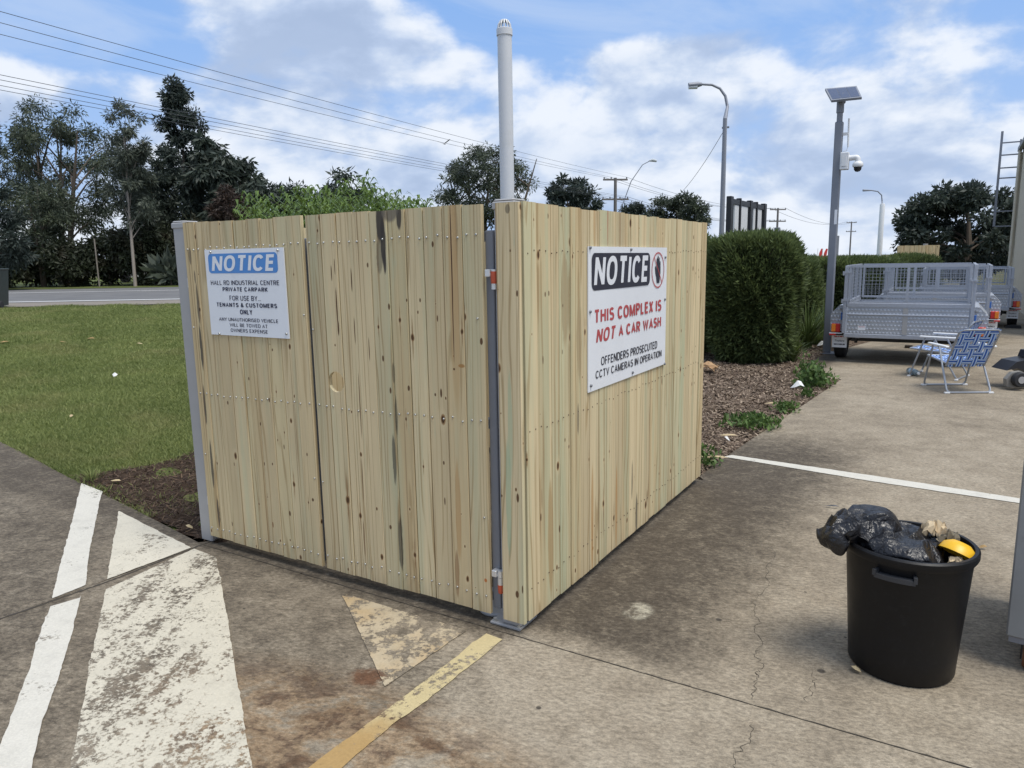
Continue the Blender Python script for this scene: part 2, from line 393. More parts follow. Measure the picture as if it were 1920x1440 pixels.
CHAIN = simple('dark_rubber', (.022, .022, .024), .75, 0, .2, 30, .2)
BLACKP = simple('black_plastic', (.0055, .0055, .0065), .45, 0, .2, 20, .06, spec=.3, dirt=(.02, .02, .019, .3), dscale=40)
BAG = None
WHITEP = simple('white_plastic', (.72, .73, .74), .4, 0, .05)
BLACKM = simple('black_painted_metal', (.02, .021, .025), .4, .2, .2)
AMBER = simple('amber_lens', (.75, .22, .03), .22, 0, .15, 40)
REDL = simple('red_lens', (.50, .03, .03), .22, 0, .15, 40)
BLUEP = simple('blue_plastic', (.05, .16, .50), .35, 0, .1)
CREAM = simple('cream_sheet_metal', (.58, .53, .43), .5, .1, .07, 2, dirt=(.40, .36, .29, .35))
CHROME = simple('aluminium_tube', (.62, .64, .66), .3, .85, .08, 20)
BARK = simple('bark', (.11, .088, .068), .9, 0, .4, 6, .5)
BARKP = simple('pale_bark', (.30, .26, .22), .85, 0, .3, 5, .4)
POLEW = simple('weathered_pole_timber', (.17, .155, .145), .85, 0, .25, 5, .3)
LAMPG = simple('lamp_glass', (.55, .58, .60), .15, 0, .1)
WIRE = simple('dark_cable', (.06, .065, .075), .6)
PAPER = simple('white_paper', (.72, .72, .70), .7, 0, .1)
TISSUE = simple('tan_paper', (.56, .44, .28), .75, 0, .3, 40)
CARD = simple('brown_paper', (.40, .25, .13), .8, 0, .2, 14)
YELLOW = simple('yellow_plastic', (.74, .42, .015), .4, 0, .1)
DEADLEAF = simple('dry_leaf', (.34, .22, .09), .8, 0, .4, 12)
PALELEAF = simple('pale_dry_leaf', (.48, .38, .22), .8, 0, .3, 12)

def leaf_mat(name, dark, lightc, alt=None, rough=.55, trans=.25):
    mt, m = mat(name)
    a = m.node('ShaderNodeAttribute', attribute_name='tint'); f = S(m.t, a.outputs['Fac'])
    c = m.mix(dark, lightc, f)
    if alt: c = m.mix(c, alt, m.noise(m.pos(), .9, 3, .5).ss(.48, .68)*.6)
    b = m.out(c, rough, spec=.35); o = [n for n in m.t.nodes if n.type == 'OUTPUT_MATERIAL'][0]
    tr = m.node('ShaderNodeBsdfTranslucent'); setin(m.t, tr.inputs[0], c)
    mx = m.node('ShaderNodeMixShader'); mx.inputs[0].default_value = trans
    m.t.links.new(b.outputs[0], mx.inputs[1]); m.t.links.new(tr.outputs[0], mx.inputs[2]); m.t.links.new(mx.outputs[0], o.inputs[0]); return mt
L_EUC = leaf_mat('eucalypt_leaves', (.036, .048, .034), (.10, .122, .080), (.085, .105, .05))
L_DARK = leaf_mat('dark_leaves', (.024, .034, .028), (.070, .090, .068))
L_GREY = leaf_mat('grey_green_leaves', (.045, .057, .045), (.13, .15, .11))
L_PINE = leaf_mat('pine_needles', (.028, .040, .034), (.074, .094, .078))
L_UND = leaf_mat('undergrowth_leaves', (.018, .024, .015), (.058, .072, .038), (.055, .042, .028))
L_RED = leaf_mat('reddish_leaves', (.030, .020, .016), (.065, .042, .03))
L_BRIGHT = leaf_mat('bright_lance_leaves', (.035, .070, .020), (.17, .25, .055), (.06, .11, .035), .45, .3)
L_HEDGE = leaf_mat('hedge_leaves', (.042, .064, .022), (.185, .235, .085), (.10, .14, .05), .6, .4)
L_STRAP = leaf_mat('strap_leaves', (.035, .06, .015), (.15, .20, .055), None, .45)
L_WEED = leaf_mat('weed_leaves', (.05, .095, .025), (.14, .22, .06))
L_GRASS = leaf_mat('grass_blades', (.115, .150, .042), (.31, .345, .12), (.30, .29, .12), .6, .45)
L_CHIP = leaf_mat('bark_chips', (.085, .056, .040), (.34, .265, .195), None, .85, 0)
L_CHIPD = leaf_mat('dark_bark_chips', (.035, .022, .015), (.15, .10, .065), None, .85, 0)

# ================================================================ the setting
def poly_obj(name, pts, z, m, parent=None, thick=None, **kw):
    mb = MB()
    if thick: mb.prism([(p[0], p[1]) for p in pts], z-thick, z)
    else: mb.add([(p[0], p[1], z) for p in pts], [tuple(range(len(pts)))])
    o = mb.build(name, m, parent); return o
def area2(p): return sum(p[i][0]*p[(i+1) % len(p)][1] - p[(i+1) % len(p)][0]*p[i][1] for i in range(len(p)))
def ccw(p): return p if area2(p) > 0 else list(reversed(p))

# soil sheet out to the horizon
mt, m = mat('soil'); p = m.pos()
m.out(m.ramp(m.noise(p, .35, 6, .6), [(.3, (.06, .07, .03)), (.55, (.09, .085, .045)), (.75, (.13, .11, .07))]), .95, spec=.1); SOIL = mt
gx = np.concatenate([[-900, -400, -200, -120], np.linspace(-80, 40, 61), [80, 160, 300, 600]]); gy = np.concatenate([[-60, -20, -8], np.linspace(-4, 80, 43), [120, 200, 400, 900]])
XX, YY = np.meshgrid(gx, gy); ZZ = ground_h(XX, YY) - .14
V = np.stack([XX.ravel(), YY.ravel(), ZZ.ravel()], 1); nx = len(gx)
F = np.array([(j*nx+i, j*nx+i+1, (j+1)*nx+i+1, (j+1)*nx+i) for j in range(len(gy)-1) for i in range(nx-1)])
tag(np_mesh('ground', V, F, SOIL), kind='structure')

# slab outlines from the photograph, on the ground plane
def g2(x, y): p = G(x, y); return (float(p[0]), float(p[1]))
edgeL = [g2(*q) for q in ((0, 828), (60, 858), (110, 885), (160, 910), (205, 932), (262, 960), (320, 990), (372, 1017))]   # lawn edge of the far-left slab
jA = [g2(*q) for q in ((398, 1014), (210, 1088), (0, 1161))]                                                              # joint between the left slabs
far_l = (edgeL[0][0] + (edgeL[0][0]-edgeL[2][0])*4, edgeL[0][1] + (edgeL[0][1]-edgeL[2][1])*4)
dj = (jA[2][0]-jA[0][0], jA[2][1]-jA[0][1])
jfar = (jA[0][0]+dj[0]*7, jA[0][1]+dj[1]*7)
GATE_Y = -.055                                   # saw joint just in front of the screen
pav = tag(poly_obj('concrete_pavement', [(-22, -16), (26, -16), (26, 60), (.9, 60), (.2, 9), (-.1, -.3), (-22, -3)], -.105, SOIL), kind='structure')
off = .003
nj = Vector((-dj[1], dj[0])).normalized()*off
if nj.y > 0: nj = -nj
slabA = [far_l] + edgeL + [(jA[0][0]-nj.x, jA[0][1]-nj.y), (jfar[0]-nj.x, jfar[1]-nj.y)]
slabB = [(jA[0][0]+nj.x, jA[0][1]+nj.y), (jfar[0]+nj.x, jfar[1]+nj.y), (jfar[0], -14), (5.2, -14), (5.2, GATE_Y-off), (-2.16, GATE_Y-off)]
# edge of the planting bed on the right
bed_edge = [g2(*q) for q in ((1312, 893), (1358, 858), (1440, 803), (1510, 757), (1578, 711))]
bed_notch = [g2(*q) for q in ((1545, 709), (1500, 690), (1530, 672), (1545, 663))]
slabC = [(-2.16, GATE_Y+off), (5.2, GATE_Y+off), (5.2, 26.0), (1.6, 26.0), (.55, 14), (-.10, 11.2)] + list(reversed(bed_notch)) + list(reversed(bed_edge)) + [(.03, 2.56), (-2.16, 2.56)]
slabD = [(5.212, -14), (26, -14), (26, 58), (5.212, 58)]
for pl in (slabA, slabB, slabC, slabD): poly_obj('slab', ccw(pl), 0.0, CONCRETE, pav, .1)
# saw cut: filler line sunk in the joints comes from the gap itself; cracks are narrow jagged ribbons
CRACK = simple('crack_dirt', (.05, .042, .032), .95)
def ribbon(pts, wmin, wmax, z, m, parent, jag=.012, sub=7, name='crack'):
    rr = random.Random(len(pts)*7 + int(pts[0][0]*100)); P = []
    for i in range(len(pts)-1):
        for k in range(sub):
            t = k/sub; P.append((pts[i][0]*(1-t)+pts[i+1][0]*t + rr.uniform(-jag, jag), pts[i][1]*(1-t)+pts[i+1][1]*t + rr.uniform(-jag, jag)))
    P.append(pts[-1]); mb = MB(); vs = []
    for i, p in enumerate(P):
        a = P[max(i-1, 0)]; b = P[min(i+1, len(P)-1)]; d = Vector((b[0]-a[0], b[1]-a[1])).normalized(); w = rr.uniform(wmin, wmax)/2
        if i in (0, len(P)-1): w *= .2
        vs += [(p[0]-d.y*w, p[1]+d.x*w, z), (p[0]+d.y*w, p[1]-d.x*w, z)]
    mb.add(vs, [(2*i, 2*i+1, 2*i+3, 2*i+2) for i in range(len(P)-1)]); return mb.build(name, m, parent)
for q in ([(1455, 1032), (1440, 1065), (1440, 1100), (1412, 1130), (1424, 1165), (1415, 1180), (1430, 1205), (1418, 1230), (1430, 1245), (1418, 1262), (1420, 1275), (1412, 1296), (1408, 1312)],
          [(1408, 1360), (1403, 1392), (1382, 1412), (1372, 1440)], [(1522, 1258), (1530, 1280), (1520, 1300), (1506, 1320)]):
    ribbon([g2(*a) for a in q], .0008, .0028, .0016, CRACK, pav)
# joint sealant: dark earth in the gate joint, slightly ragged
ribbon([(-2.16, GATE_Y), (-1.2, GATE_Y), (-.2, GATE_Y), (1.2, GATE_Y), (3.0, GATE_Y), (5.2, GATE_Y)], .003, .0075, .0017, CRACK, pav, .0022, 46, 'joint_line')
ribbon([(jA[0][0], jA[0][1]), (jA[1][0], jA[1][1]), (jA[2][0], jA[2][1]), (jA[2][0]+dj[0]*.6, jA[2][1]+dj[1]*.6)], .008, .02, .0018, CRACK, pav, .004, 30, 'joint_line')

# painted markings, each a sheet 4 mm up
def marking(name, px, m, parts=None):
    P = ccw([g2(*q) for q in px]); rr = random.Random(len(px)*13 + px[0][0]); Q = []
    for i in range(len(P)):
        a, b = P[i], P[(i+1) % len(P)]; L_ = math.hypot(b[0]-a[0], b[1]-a[1]); k = max(1, int(L_/.022)); nx_, ny_ = -(b[1]-a[1])/L_, (b[0]-a[0])/L_; w = 0
        for j in range(k):
            w = w*.6 + rr.gauss(0, .0011) - (.006*rr.random() if rr.random() < .06 else 0); t = j/k; o_ = w if j else 0
            Q.append((a[0]+(b[0]-a[0])*t + nx_*o_, a[1]+(b[1]-a[1])*t + ny_*o_))
    bm_ = bmesh.new(); bm_.faces.new([bm_.verts.new((x_, y_, .004)) for x_, y_ in Q]); bmesh.ops.triangulate(bm_, faces=bm_.faces[:]); me = bpy.data.meshes.new(name); bm_.to_mesh(me); bm_.free(); me.materials.append(m)
    o = bpy.data.objects.new(name, me); COL.objects.link(o); return tag(o, kind='structure')
marking('painted_line', [(153, 907), (192, 922), (183, 960), (168, 1030), (160, 1098), (98, 1123), (117, 1045), (136, 975)], PAINT_NEW)
marking('painted_line', [(150, 1122), (152, 1118), (133, 1195), (112, 1265), (80, 1350), (60, 1440), (30, 1560), (-60, 1560), (0, 1400), (52, 1265), (78, 1180), (95, 1138)], PAINT_NEW)
marking('painted_hatch', [(223, 959), (358, 1028), (201, 1087)], PAINT_MID)
marking('painted_hatch', [(199, 1106), (364, 1030), (405, 1046), (427, 1160), (446, 1290), (473, 1440), (500, 1580), (112, 1580), (131, 1440), (160, 1300), (180, 1190)], PAINT_OLD)
marking('painted_hatch', [(640, 1113), (874, 1183), (722, 1289)], PAINT_TAN)
marking('painted_line', [(912, 1189), (942, 1200), (823, 1297), (793, 1320), (733, 1362), (643, 1440), (575, 1500), (510, 1500), (580, 1440), (707, 1346), (773, 1296)], PAINT_YEL)
marking('painted_line', [(1358, 857), (1372, 854), (1640, 893), (1903, 934), (2250, 990), (2250, 1002), (1903, 943), (1640, 904)], PAINT_NEW)

# lawn
mt, m = mat('lawn_turf'); p = m.pos()
c = m.ramp(m.noise(p, .8, 5, .6), [(.32, (.085, .105, .032)), (.52, (.13, .155, .050)), (.72, (.205, .20, .085))])
c = m.mul(c, m.noise(p, 45, 5, .8)*1.3 + .35)
m.out(c, .95, normal=m.bump(m.noise(p, 30, 5, .8), .8, .03), spec=.05); TURF = mt
left_bed = [g2(*q) for q in ((130, 893), (200, 884), (262, 876), (330, 858), (385, 838), (470, 800), (560, 850), (560, 990), (392, 1020), (262, 962), (190, 927))]
def sheet(name, x0, x1, y0, y1, step, zf, m, poly=None, kind='structure'):
    xs = np.arange(x0, x1+1e-6, step); ys = np.arange(y0, y1+1e-6, step); X, Y = np.meshgrid(xs, ys); Z = zf(X, Y); n = len(xs)
    V = np.stack([X.ravel(), Y.ravel(), Z.ravel()], 1)
    I, J = np.meshgrid(np.arange(n-1), np.arange(len(ys)-1)); a = (J*n+I).ravel(); F = np.stack([a, a+1, a+n+1, a+n], 1)
    if poly is not None:
        c = V[F].mean(1); F = F[inpoly(c, poly)]; used = np.unique(F); mp = -np.ones(len(V), int); mp[used] = np.arange(len(used)); V = V[used]; F = mp[F]
    return tag(np_mesh(name, V, F, m), kind=kind)
def bumpy(X, Y, a=.012, s=2.1): return a*(np.sin(X*s*1.7+np.cos(Y*s)*1.3)+np.sin(Y*s*2.3+np.sin(X*s*.9)*1.7))
lawn_z = lambda X, Y: ground_h(X, Y) - .014 + bumpy(X, Y)*sstep(5, 9, -X + Y*.2)*.8
lawn_poly = [(-2.3, 12.), (-2.3, -.02), (-3.0, -.2), (-9, -.2), (-16, -2), (-70, -2), (-70, 45), (-2.3, 45)]
sheet('lawn', -70, -2.3, -3, 45, .35, lambda X, Y: lawn_z(X, Y) - np.where(inpoly(np.stack([X.ravel(), Y.ravel()], 1), ccw(slabA)).reshape(X.shape), .03, 0), TURF, lawn_poly)

# road along the verge, level with the rise
road_dir = RH*math.cos(R(1.2)) + FH*math.sin(R(1.2)); road_n = np.array([-road_dir[1], road_dir[0]])
if road_n @ FH < 0: road_n = -road_n
ASPH, m = mat('asphalt'); p = m.pos(); ax = m.noise(p, 1.0, 5, .6); m.out(m.mul(m.ramp(ax, [(.3, (.115, .115, .118)), (.7, (.165, .163, .16))]), m.noise(p, 60, 2, .6)*.5 + .75), .85, spec=.3)
SHOULD = simple('gravel_shoulder', (.20, .175, .145), .9, 0, .3, 9)
VERGE, m = mat('verge_turf'); p = m.pos(); m.out(m.ramp(m.noise(p, 3, 6, .7), [(.3, (.05, .07, .02)), (.7, (.13, .145, .05))]), .95, spec=.1)
ROADLINE = simple('road_line_paint', (.62, .62, .60), .6)
RO = CAM[:2] + FH*0
def road_strip(name, t0, t1, z, m, s0=-70, s1=6):
    ss_ = np.linspace(s0, s1, 80); V = []; F = []
    for k, s_ in enumerate(ss_):
        for t in (t0, t1):
            P = RO + road_dir*s_ + road_n*t; V.append((P[0], P[1], float(ground_h(P[0], P[1])) + z))
    F = np.array([(2*i, 2*i+2, 2*i+3, 2*i+1) for i in range(len(ss_)-1)]); return tag(np_mesh(name, np.array(V), F, m), kind='structure')
road_strip('road_shoulder', 19.6, 21.9, .012, SHOULD)
road_strip('road', 21.8, 35.0, .018, ASPH)
road_strip('road_edge_line', 22.0, 22.35, .023, ROADLINE)
road_strip('road_centre_line', 30.3, 30.55, .023, ROADLINE)
road_strip('road_verge', 34.8, 60.0, .03, VERGE)

# mulch beds
MULCH, m = mat('mulch'); p = m.pos(); m.out(m.mul(m.ramp(m.noise(p, 14, 6, .75), [(.3, (.060, .042, .030)), (.55, (.15, .112, .082)), (.75, (.26, .205, .155))]), m.noise(p, 1.2, 3, .5)*.8 + .6), .95, normal=m.bump(m.noise(p, 40, 5, .8), 1, .02), spec=.1)
SOILB, m = mat('bare_soil'); p = m.pos(); m.out(m.ramp(m.noise(p, 12, 6, .75), [(.3, (.032, .021, .015)), (.6, (.075, .050, .034)), (.8, (.14, .10, .07))]), .95, normal=m.bump(m.noise(p, 40, 5, .8), 1, .02), spec=.1)
right_bed = [(-4, 2.50), (.0, 2.52)] + bed_edge + bed_notch + [(-.12, 11.2), (.5, 14), (1.5, 26), (-4, 26)]
rb_z = lambda X, Y: -.012 + .045*sstep(0, .8, -X - .1 + np.clip((Y-3)*.075, 0, .4)) + bumpy(X, Y, .010, 4) + ground_h(X, Y)*.4
sheet('mulch_bed', -4, 1.5, 2.4, 26, .12, lambda X, Y: np.where(inpoly(np.stack([X.ravel(), Y.ravel()], 1), ccw(slabC)).reshape(X.shape), -.03, rb_z(X, Y)), MULCH)
lb_z = lambda X, Y: -.006 + bumpy(X, Y, .006, 5)
sheet('soil_bed', -4.9, -2.0, -.3, 2.2, .06, lambda X, Y: np.where(inpoly(np.stack([X.ravel(), Y.ravel()], 1), ccw(slabA)).reshape(X.shape), -.03, lb_z(X, Y)), SOILB, left_bed)

# loose cover: grass blades, chips
def blades(n, P, h, w, lean, m, name, tint):
    """n single-triangle blades rooted at P"""
    a = RNG.uniform(0, 2*np.pi, n); ln = RNG.uniform(.2, 1, n)*lean; b = RNG.uniform(0, 2*np.pi, n)
    dx_ = np.stack([np.cos(a), np.sin(a), np.zeros(n)], 1)*(w/2)[:, None]
    tip = P + np.stack([np.cos(b)*ln*h, np.sin(b)*ln*h, h*RNG.uniform(.6, 1, n)], 1)
    V = np.empty((n*3, 3)); V[0::3] = P-dx_; V[1::3] = P+dx_; V[2::3] = tip
    return np_mesh(name, V, np.arange(n*3).reshape(n, 3), m, attr=np.repeat(tint, 3))
# scatter with density falling with distance from the viewer
n = 330000
t = RNG.uniform(0, 1, n)**1.55*17.0 + 4.6; lat = RNG.uniform(-.80, .02, n)
P = np.stack([CAM[0] + FH[0]*t + RH[0]*lat*t, CAM[1] + FH[1]*t + RH[1]*lat*t], 1)
tt = (P - CAM[:2]) @ road_n
ok = (tt < 19.9) & inpoly(P, lawn_poly) & ~inpoly(P, ccw(slabA)) & (P[:, 0] < -2.35)
nb = np.array([mnoise.noise((float(a)*2.2, float(b)*2.2, 0)) for a, b in P[:1]])
edge = inpoly(P + RNG.normal(0, .06, P.shape), ccw(left_bed)); ok &= ~(edge & (RNG.uniform(0, 1, n) < .97))
P = P[ok]; t = t[ok]; n = len(P); Z = ground_h(P[:, 0], P[:, 1]) - .014 + bumpy(P[:, 0], P[:, 1])*sstep(5, 9, -P[:, 0] + P[:, 1]*.2)*.8
patch = .5 + .5*np.sin(P[:, 0]*1.9 + 2*np.sin(P[:, 1]*1.3))*np.sin(P[:, 1]*2.3 + np.sin(P[:, 0]*1.1))
tint = np.clip(RNG.uniform(0, 1, n)*.75 + patch*.3 - .05, 0, 1)
o = blades(n, np.stack([P[:, 0], P[:, 1], Z], 1), (.020 + .022*RNG.uniform(0, 1, n))*(1 + .03*t), .0035 + .0011*t, 1.25, L_GRASS, 'lawn_grass', tint); tag(o, 'short mown green lawn grass between the car park and the road', 'grass', kind='stuff')

def chips(n, P, L, W, m, name, tint, tilt=.45):
    a = RNG.uniform(0, 2*np.pi, n); d = np.stack([np.cos(a), np.sin(a), RNG.normal(0, tilt, n)], 1); d /= np.linalg.norm(d, axis=1)[:, None]
    e = np.stack([-np.sin(a), np.cos(a), RNG.normal(0, tilt, n)], 1); e /= np.linalg.norm(e, axis=1)[:, None]
    d *= (L/2)[:, None]; e *= (W/2)[:, None]; V = np.empty((n*4, 3))
    V[0::4] = P-d-e*.6; V[1::4] = P+d-e; V[2::4] = P+d*.8+e; V[3::4] = P-d*.9+e*.8
    return np_mesh(name, V, np.arange(n*4).reshape(n, 4), m, attr=np.repeat(tint, 4))
n = 42000; P = np.stack([RNG.uniform(-2.6, .5, n), 2.4 + RNG.uniform(0, 1, n)**1.3*9.5], 1); ok = inpoly(P, ccw(right_bed)) & ~inpoly(P, ccw(slabC)); P = P[ok]; n = len(P)
o = chips(n, np.stack([P[:, 0], P[:, 1], rb_z(P[:, 0], P[:, 1]) + RNG.uniform(.0, .022, n)], 1), RNG.uniform(.02, .065, n), RNG.uniform(.006, .02, n), L_CHIP, 'mulch_chips', RNG.uniform(0, 1, n)**1.3); tag(o, 'brown and grey bark mulch chips in the bed before the hedge', 'mulch', kind='stuff')
n = 13000; P = np.stack([RNG.uniform(-4.9, -2.0, n), RNG.uniform(-.3, 2.2, n)], 1); ok = inpoly(P, ccw(left_bed)) & ~inpoly(P, ccw(slabA)); P = P[ok]; n = len(P)
o = chips(n, np.stack([P[:, 0], P[:, 1], lb_z(P[:, 0], P[:, 1]) + RNG.uniform(.0, .012, n)], 1), RNG.uniform(.015, .07, n), RNG.uniform(.003, .009, n), L_CHIPD, 'soil_litter', RNG.uniform(0, 1, n)**1.8); tag(o, 'dry grass clippings and bark bits on bare soil by the gate post', 'litter', kind='stuff')

# ================================================================ the timber screen
ZT, ZB = 1.85, .05
def bmesh_board(w, h, t, b=.0022):
    """one paling: x 0..w, front face at y=-t, base at z=0, eased long edges"""
    prof = [(0, 0), (w, 0), (w, -t+b), (w-b, -t), (b, -t), (0, -t+b)]
    mb = MB(); n = len(prof); vs = [(x, y, 0) for x, y in prof] + [(x, y, h) for x, y in prof]
    mb.add(vs, [tuple(range(n)), tuple(reversed(range(n, 2*n)))] + [((i+1) % n, i, i+n, (i+1) % n + n) for i in range(n)]); return mb
_bm = {}
def board(parent, x, w, m, z0=ZB, h=ZT-ZB, t=.018, dy=0.0, name='board'):
    key = (round(h, 3), round(t, 3), m.name)
    if key not in _bm:
        me = bpy.data.meshes.new('board'); q = bmesh_board(.1, h, t); me.from_pydata(q.v, [], q.f); me.materials.append(m); _bm[key] = me
    o = bpy.data.objects.new(name, _bm[key]); COL.objects.link(o); o.parent = parent; o.location = (x, dy, z0); o.scale = (w/.1, 1, 1); return o
def row_of_boards(parent, x0, x1, n, m, rr, gap=.0034, z0=ZB, h=ZT-ZB):
    ws = [1 + rr.uniform(-.04, .04) for _ in range(n)]; k = (x1-x0)/sum(ws); x = x0; out = []
    for i, w in enumerate(ws):
        w *= k; g = gap*rr.choice([.5, .8, 1, 1.7]); o = board(parent, x+g/2, w-g, m, z0 + rr.uniform(-.004, .004), h, dy=rr.uniform(-.003, .003)); out.append((o, x, x+w)); x += w
    return out
SM = None
def screw_mesh():
    mb = MB(); mb.lathe([(.0056, 0), (.0056, .0022), (.004, .0042), (.0022, .0046)], 8); mb.add([(0.0022*math.cos(a), .0022*math.sin(a), .0040) for a in [k*math.pi/4 for k in range(8)]], [tuple(range(8))])
    return mb
def screws(parent, pts, y, m, name, s=1.0, axis='-y'):
    base = screw_mesh(); mb = MB()
    for x, z in pts: mb.add([(x + a*s, y - c*s, z + b*s) for a, b, c in base.v], base.f)
    o = mb.build(name, m, parent, True); o['kind'] = 'stuff'; return o
DK = (.052, .046, .040); KN = (.10, .05, .022); RS = (.36, .20, .075); OR = (.43, .235, .085)
def pyf(px, py, rx, rz, col, st, wb, Y=-.018):
    p = PY(px, py, Y); return (float(p[0]), float(p[2]), rx, rz, col, st, wb)

# ---- wide gate leaf
gate = thing('gate_leaf', 'wide timber gate leaf with a round finger hole, hung from the corner post', 'gate', (0, 0, 0), 0, 'gate leaves of the bin screen')
fe = []
for a in [(713, 415, .026, .10, DK, .95, .6), (719, 455, .016, .12, DK, .95, .7), (722, 490, .010, .06, DK, .9, .8), (747, 400, .016, .075, DK, .92, .7), (730, 392, .050, .06, (.16, .14, .11), .85, .5),
          (852, 560, .026, .55, OR, .42, .3), (847, 480, .0035, .24, (.07, .035, .02), .95, .25), (850, 600, .0030, .20, (.10, .05, .025), .9, .3), (866, 686, .018, .009, RS, .95, .3), (852, 692, .006, .006, KN, .9, .3),
          (860, 960, .016, .25, OR, .55, .6), (858, 1075, .012, .12, (.24, .12, .05), .6, .8), (632, 575, .005, .095, KN, .95, .5), (635, 615, .006, .04, KN, .95, .5), (622, 512, .004, .04, KN, .9, .5), (628, 500, .003, .04, KN, .85, .5),
          (659, 525, .004, .06, KN, .95, .5), (665, 620, .0035, .07, KN, .9, .5), (675, 760, .004, .17, (.13, .07, .03), .8, .5), (693, 655, .003, .06, KN, .9, .5), (730, 575, .006, .016, KN, .95, .4), (762, 563, .004, .008, KN, .95, .3), (787, 563, .005, .010, KN, .95, .3),
          (811, 458, .006, .014, KN, .95, .3), (820, 597, .004, .016, KN, .9, .4), (719, 672, .006, .016, KN, .95, .4), (733, 732, .006, .016, KN, .95, .4), (766, 728, .007, .014, KN, .95, .4), (816, 740, .005, .008, KN, .95, .3), (827, 737, .006, .022, KN, .95, .4),
          (903, 640, .008, .016, KN, .95, .4), (740, 860, .012, .13, DK, .72, 1.3), (743, 780, .008, .10, DK, .6, 1.3), (752, 1020, .014, .14, DK, .7, 1.3), (712, 480, .02, .08, DK, .5, 1.4), (690, 497, .006, .012, KN, .9, .4), (738, 700, .008, .05, DK, .5, 1.4),
          (911, 1088, .008, .010, (.45, .14, .03), .9, .6), (832, 868, .005, .010, KN, .95, .4), (834, 940, .004, .02, KN, .9, .4), (733, 988, .008, .012, KN, .9, .4), (680, 900, .003, .12, KN, .8, .5), (683, 1010, .006, .10, (.2, .11, .05), .7, .6)]: fe.append(pyf(*a))
WG = timber('treated_pine_wide_gate', gate, fe, .12, .85)  # warm share in the wood colour makes up for missing sun on this face
rr = random.Random(3)
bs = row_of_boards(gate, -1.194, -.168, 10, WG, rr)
hc = PY(631, 716, -.018); hx, hz, hr = float(hc[0]), float(hc[2]), .051
cut = MB().lathe([(hr, -.05), (hr, .05)], 40, (hx, -.009, hz), True, 'y').build('hole_cutter', None)
for o, xa, xb in bs:
    if xa < hx + hr and xb > hx - hr:
        o.data = o.data.copy(); md = o.modifiers.new('b', 'BOOLEAN'); md.object = cut; md.operation = 'DIFFERENCE'; md.solver = 'EXACT'
        bpy.context.view_layer.update(); dg = bpy.context.evaluated_depsgraph_get(); me = bpy.data.meshes.new_from_object(o.evaluated_get(dg)); o.modifiers.clear(); o.data = me
bpy.data.objects.remove(cut)
def frame(parent, x0, x1, y0, s=.042):
    MB().box(x0, x0+s, y0, y0+s, .07, 1.745, bev=.004).build('frame_stile', STEEL_D, parent); MB().box(x1-s, x1, y0, y0+s, .07, 1.745, bev=.004).build('frame_stile', STEEL_D, parent)
    for z in (.105, .90, 1.70): MB().box(x0+s, x1-s, y0+.002, y0+s-.002, z, z+s).build('frame_rail', STEEL_D, parent)
frame(gate, -1.204, -.128, .004)
pts = []
for i, (o, xa, xb) in enumerate(bs):
    w = xb-xa
    for z in (1.722, .928, .132):
        for u in (.22, .76): pts.append((xa + w*u + rr.uniform(-.006, .006), z + (xa+.68)*.012 + rr.uniform(-.009, .009)))
pts += [(-1.18, 1.30), (-1.178, .52), (-.20, 1.38), (-.19, .50)]
screws(gate, pts, -.0195, SCREW, 'screws', 1.0)
def hinge(parent, x, z, red=True, side=1):
    h = MB().box(x-.028, x-.004, -.028, .004, z, z+.030, bev=.002).box(x-.02, x+.004, -.02, .014, z+.004, z+.014).build('hinge', HINGE_W, parent)
    MB().lathe([(.0135, 0), (.0135, .03)], 14, (x+.010, -.012, z), True).build('hinge_barrel', HINGE_W, h, True)
    MB().lathe([(.0135, -.052), (.0135, -.002)], 14, (x+.010, -.012, z), True).build('hinge_pin_socket', HINGE_W, h, True)
    MB().lathe([(.012, -.075), (.0142, -.055), (.0142, -.035)] if side > 0 and z < 1 else [(.0145, -.028), (.0165, -.004), (.0145, .022)], 14, (x+.010, -.012, z), True).build('hinge_red_primer', HINGE_R, h, True)
    return h
hinge(gate, -.126, .235); hinge(gate, -.126, 1.555)

# ---- narrow gate leaf with the blue notice
leaf = thing('gate_leaf', 'narrow timber gate leaf carrying the blue notice, hung from the left post', 'gate', (0, 0, 0), 0, 'gate leaves of the bin screen')
fe = []
for a in [(357, 480, .012, .05, DK, .6, 1.2), (372, 570, .010, .12, DK, .75, 1.2), (378, 650, .012, .13, DK, .85, 1.2), (385, 760, .010, .12, DK, .8, 1.2), (398, 870, .012, .14, DK, .8, 1.2), (410, 960, .010, .10, DK, .8, 1.2), (366, 520, .006, .04, DK, .7, 1.2),
          (510, 656, .005, .008, KN, .95, .3), (466, 710, .005, .010, KN, .95, .3), (572, 508, .005, .008, KN, .9, .3), (488, 795, .005, .010, KN, .95, .3), (532, 838, .004, .014, KN, .95, .3), (511, 870, .005, .008, KN, .95, .3), (576, 852, .005, .010, KN, .95, .3), (587, 937, .008, .010, KN, .95, .3), (543, 963, .007, .016, KN, .95, .4), (512, 984, .005, .018, (.2, .1, .04), .9, .3), (436, 982, .006, .014, KN, .95, .4),
          (555, 815, .003, .16, (.22, .13, .06), .6, .5), (440, 870, .004, .012, KN, .8, .4), (428, 755, .006, .012, KN, .9, .4), (505, 750, .005, .014, KN, .9, .4)]: fe.append(pyf(*a))
WL = timber('treated_pine_narrow_gate', leaf, fe, .16, .8)  # warmer wood colour stands in for sunlight this leaf does not get
rr = random.Random(5)
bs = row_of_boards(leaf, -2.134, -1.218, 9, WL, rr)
frame(leaf, -2.126, -1.226, .004)
pts = []
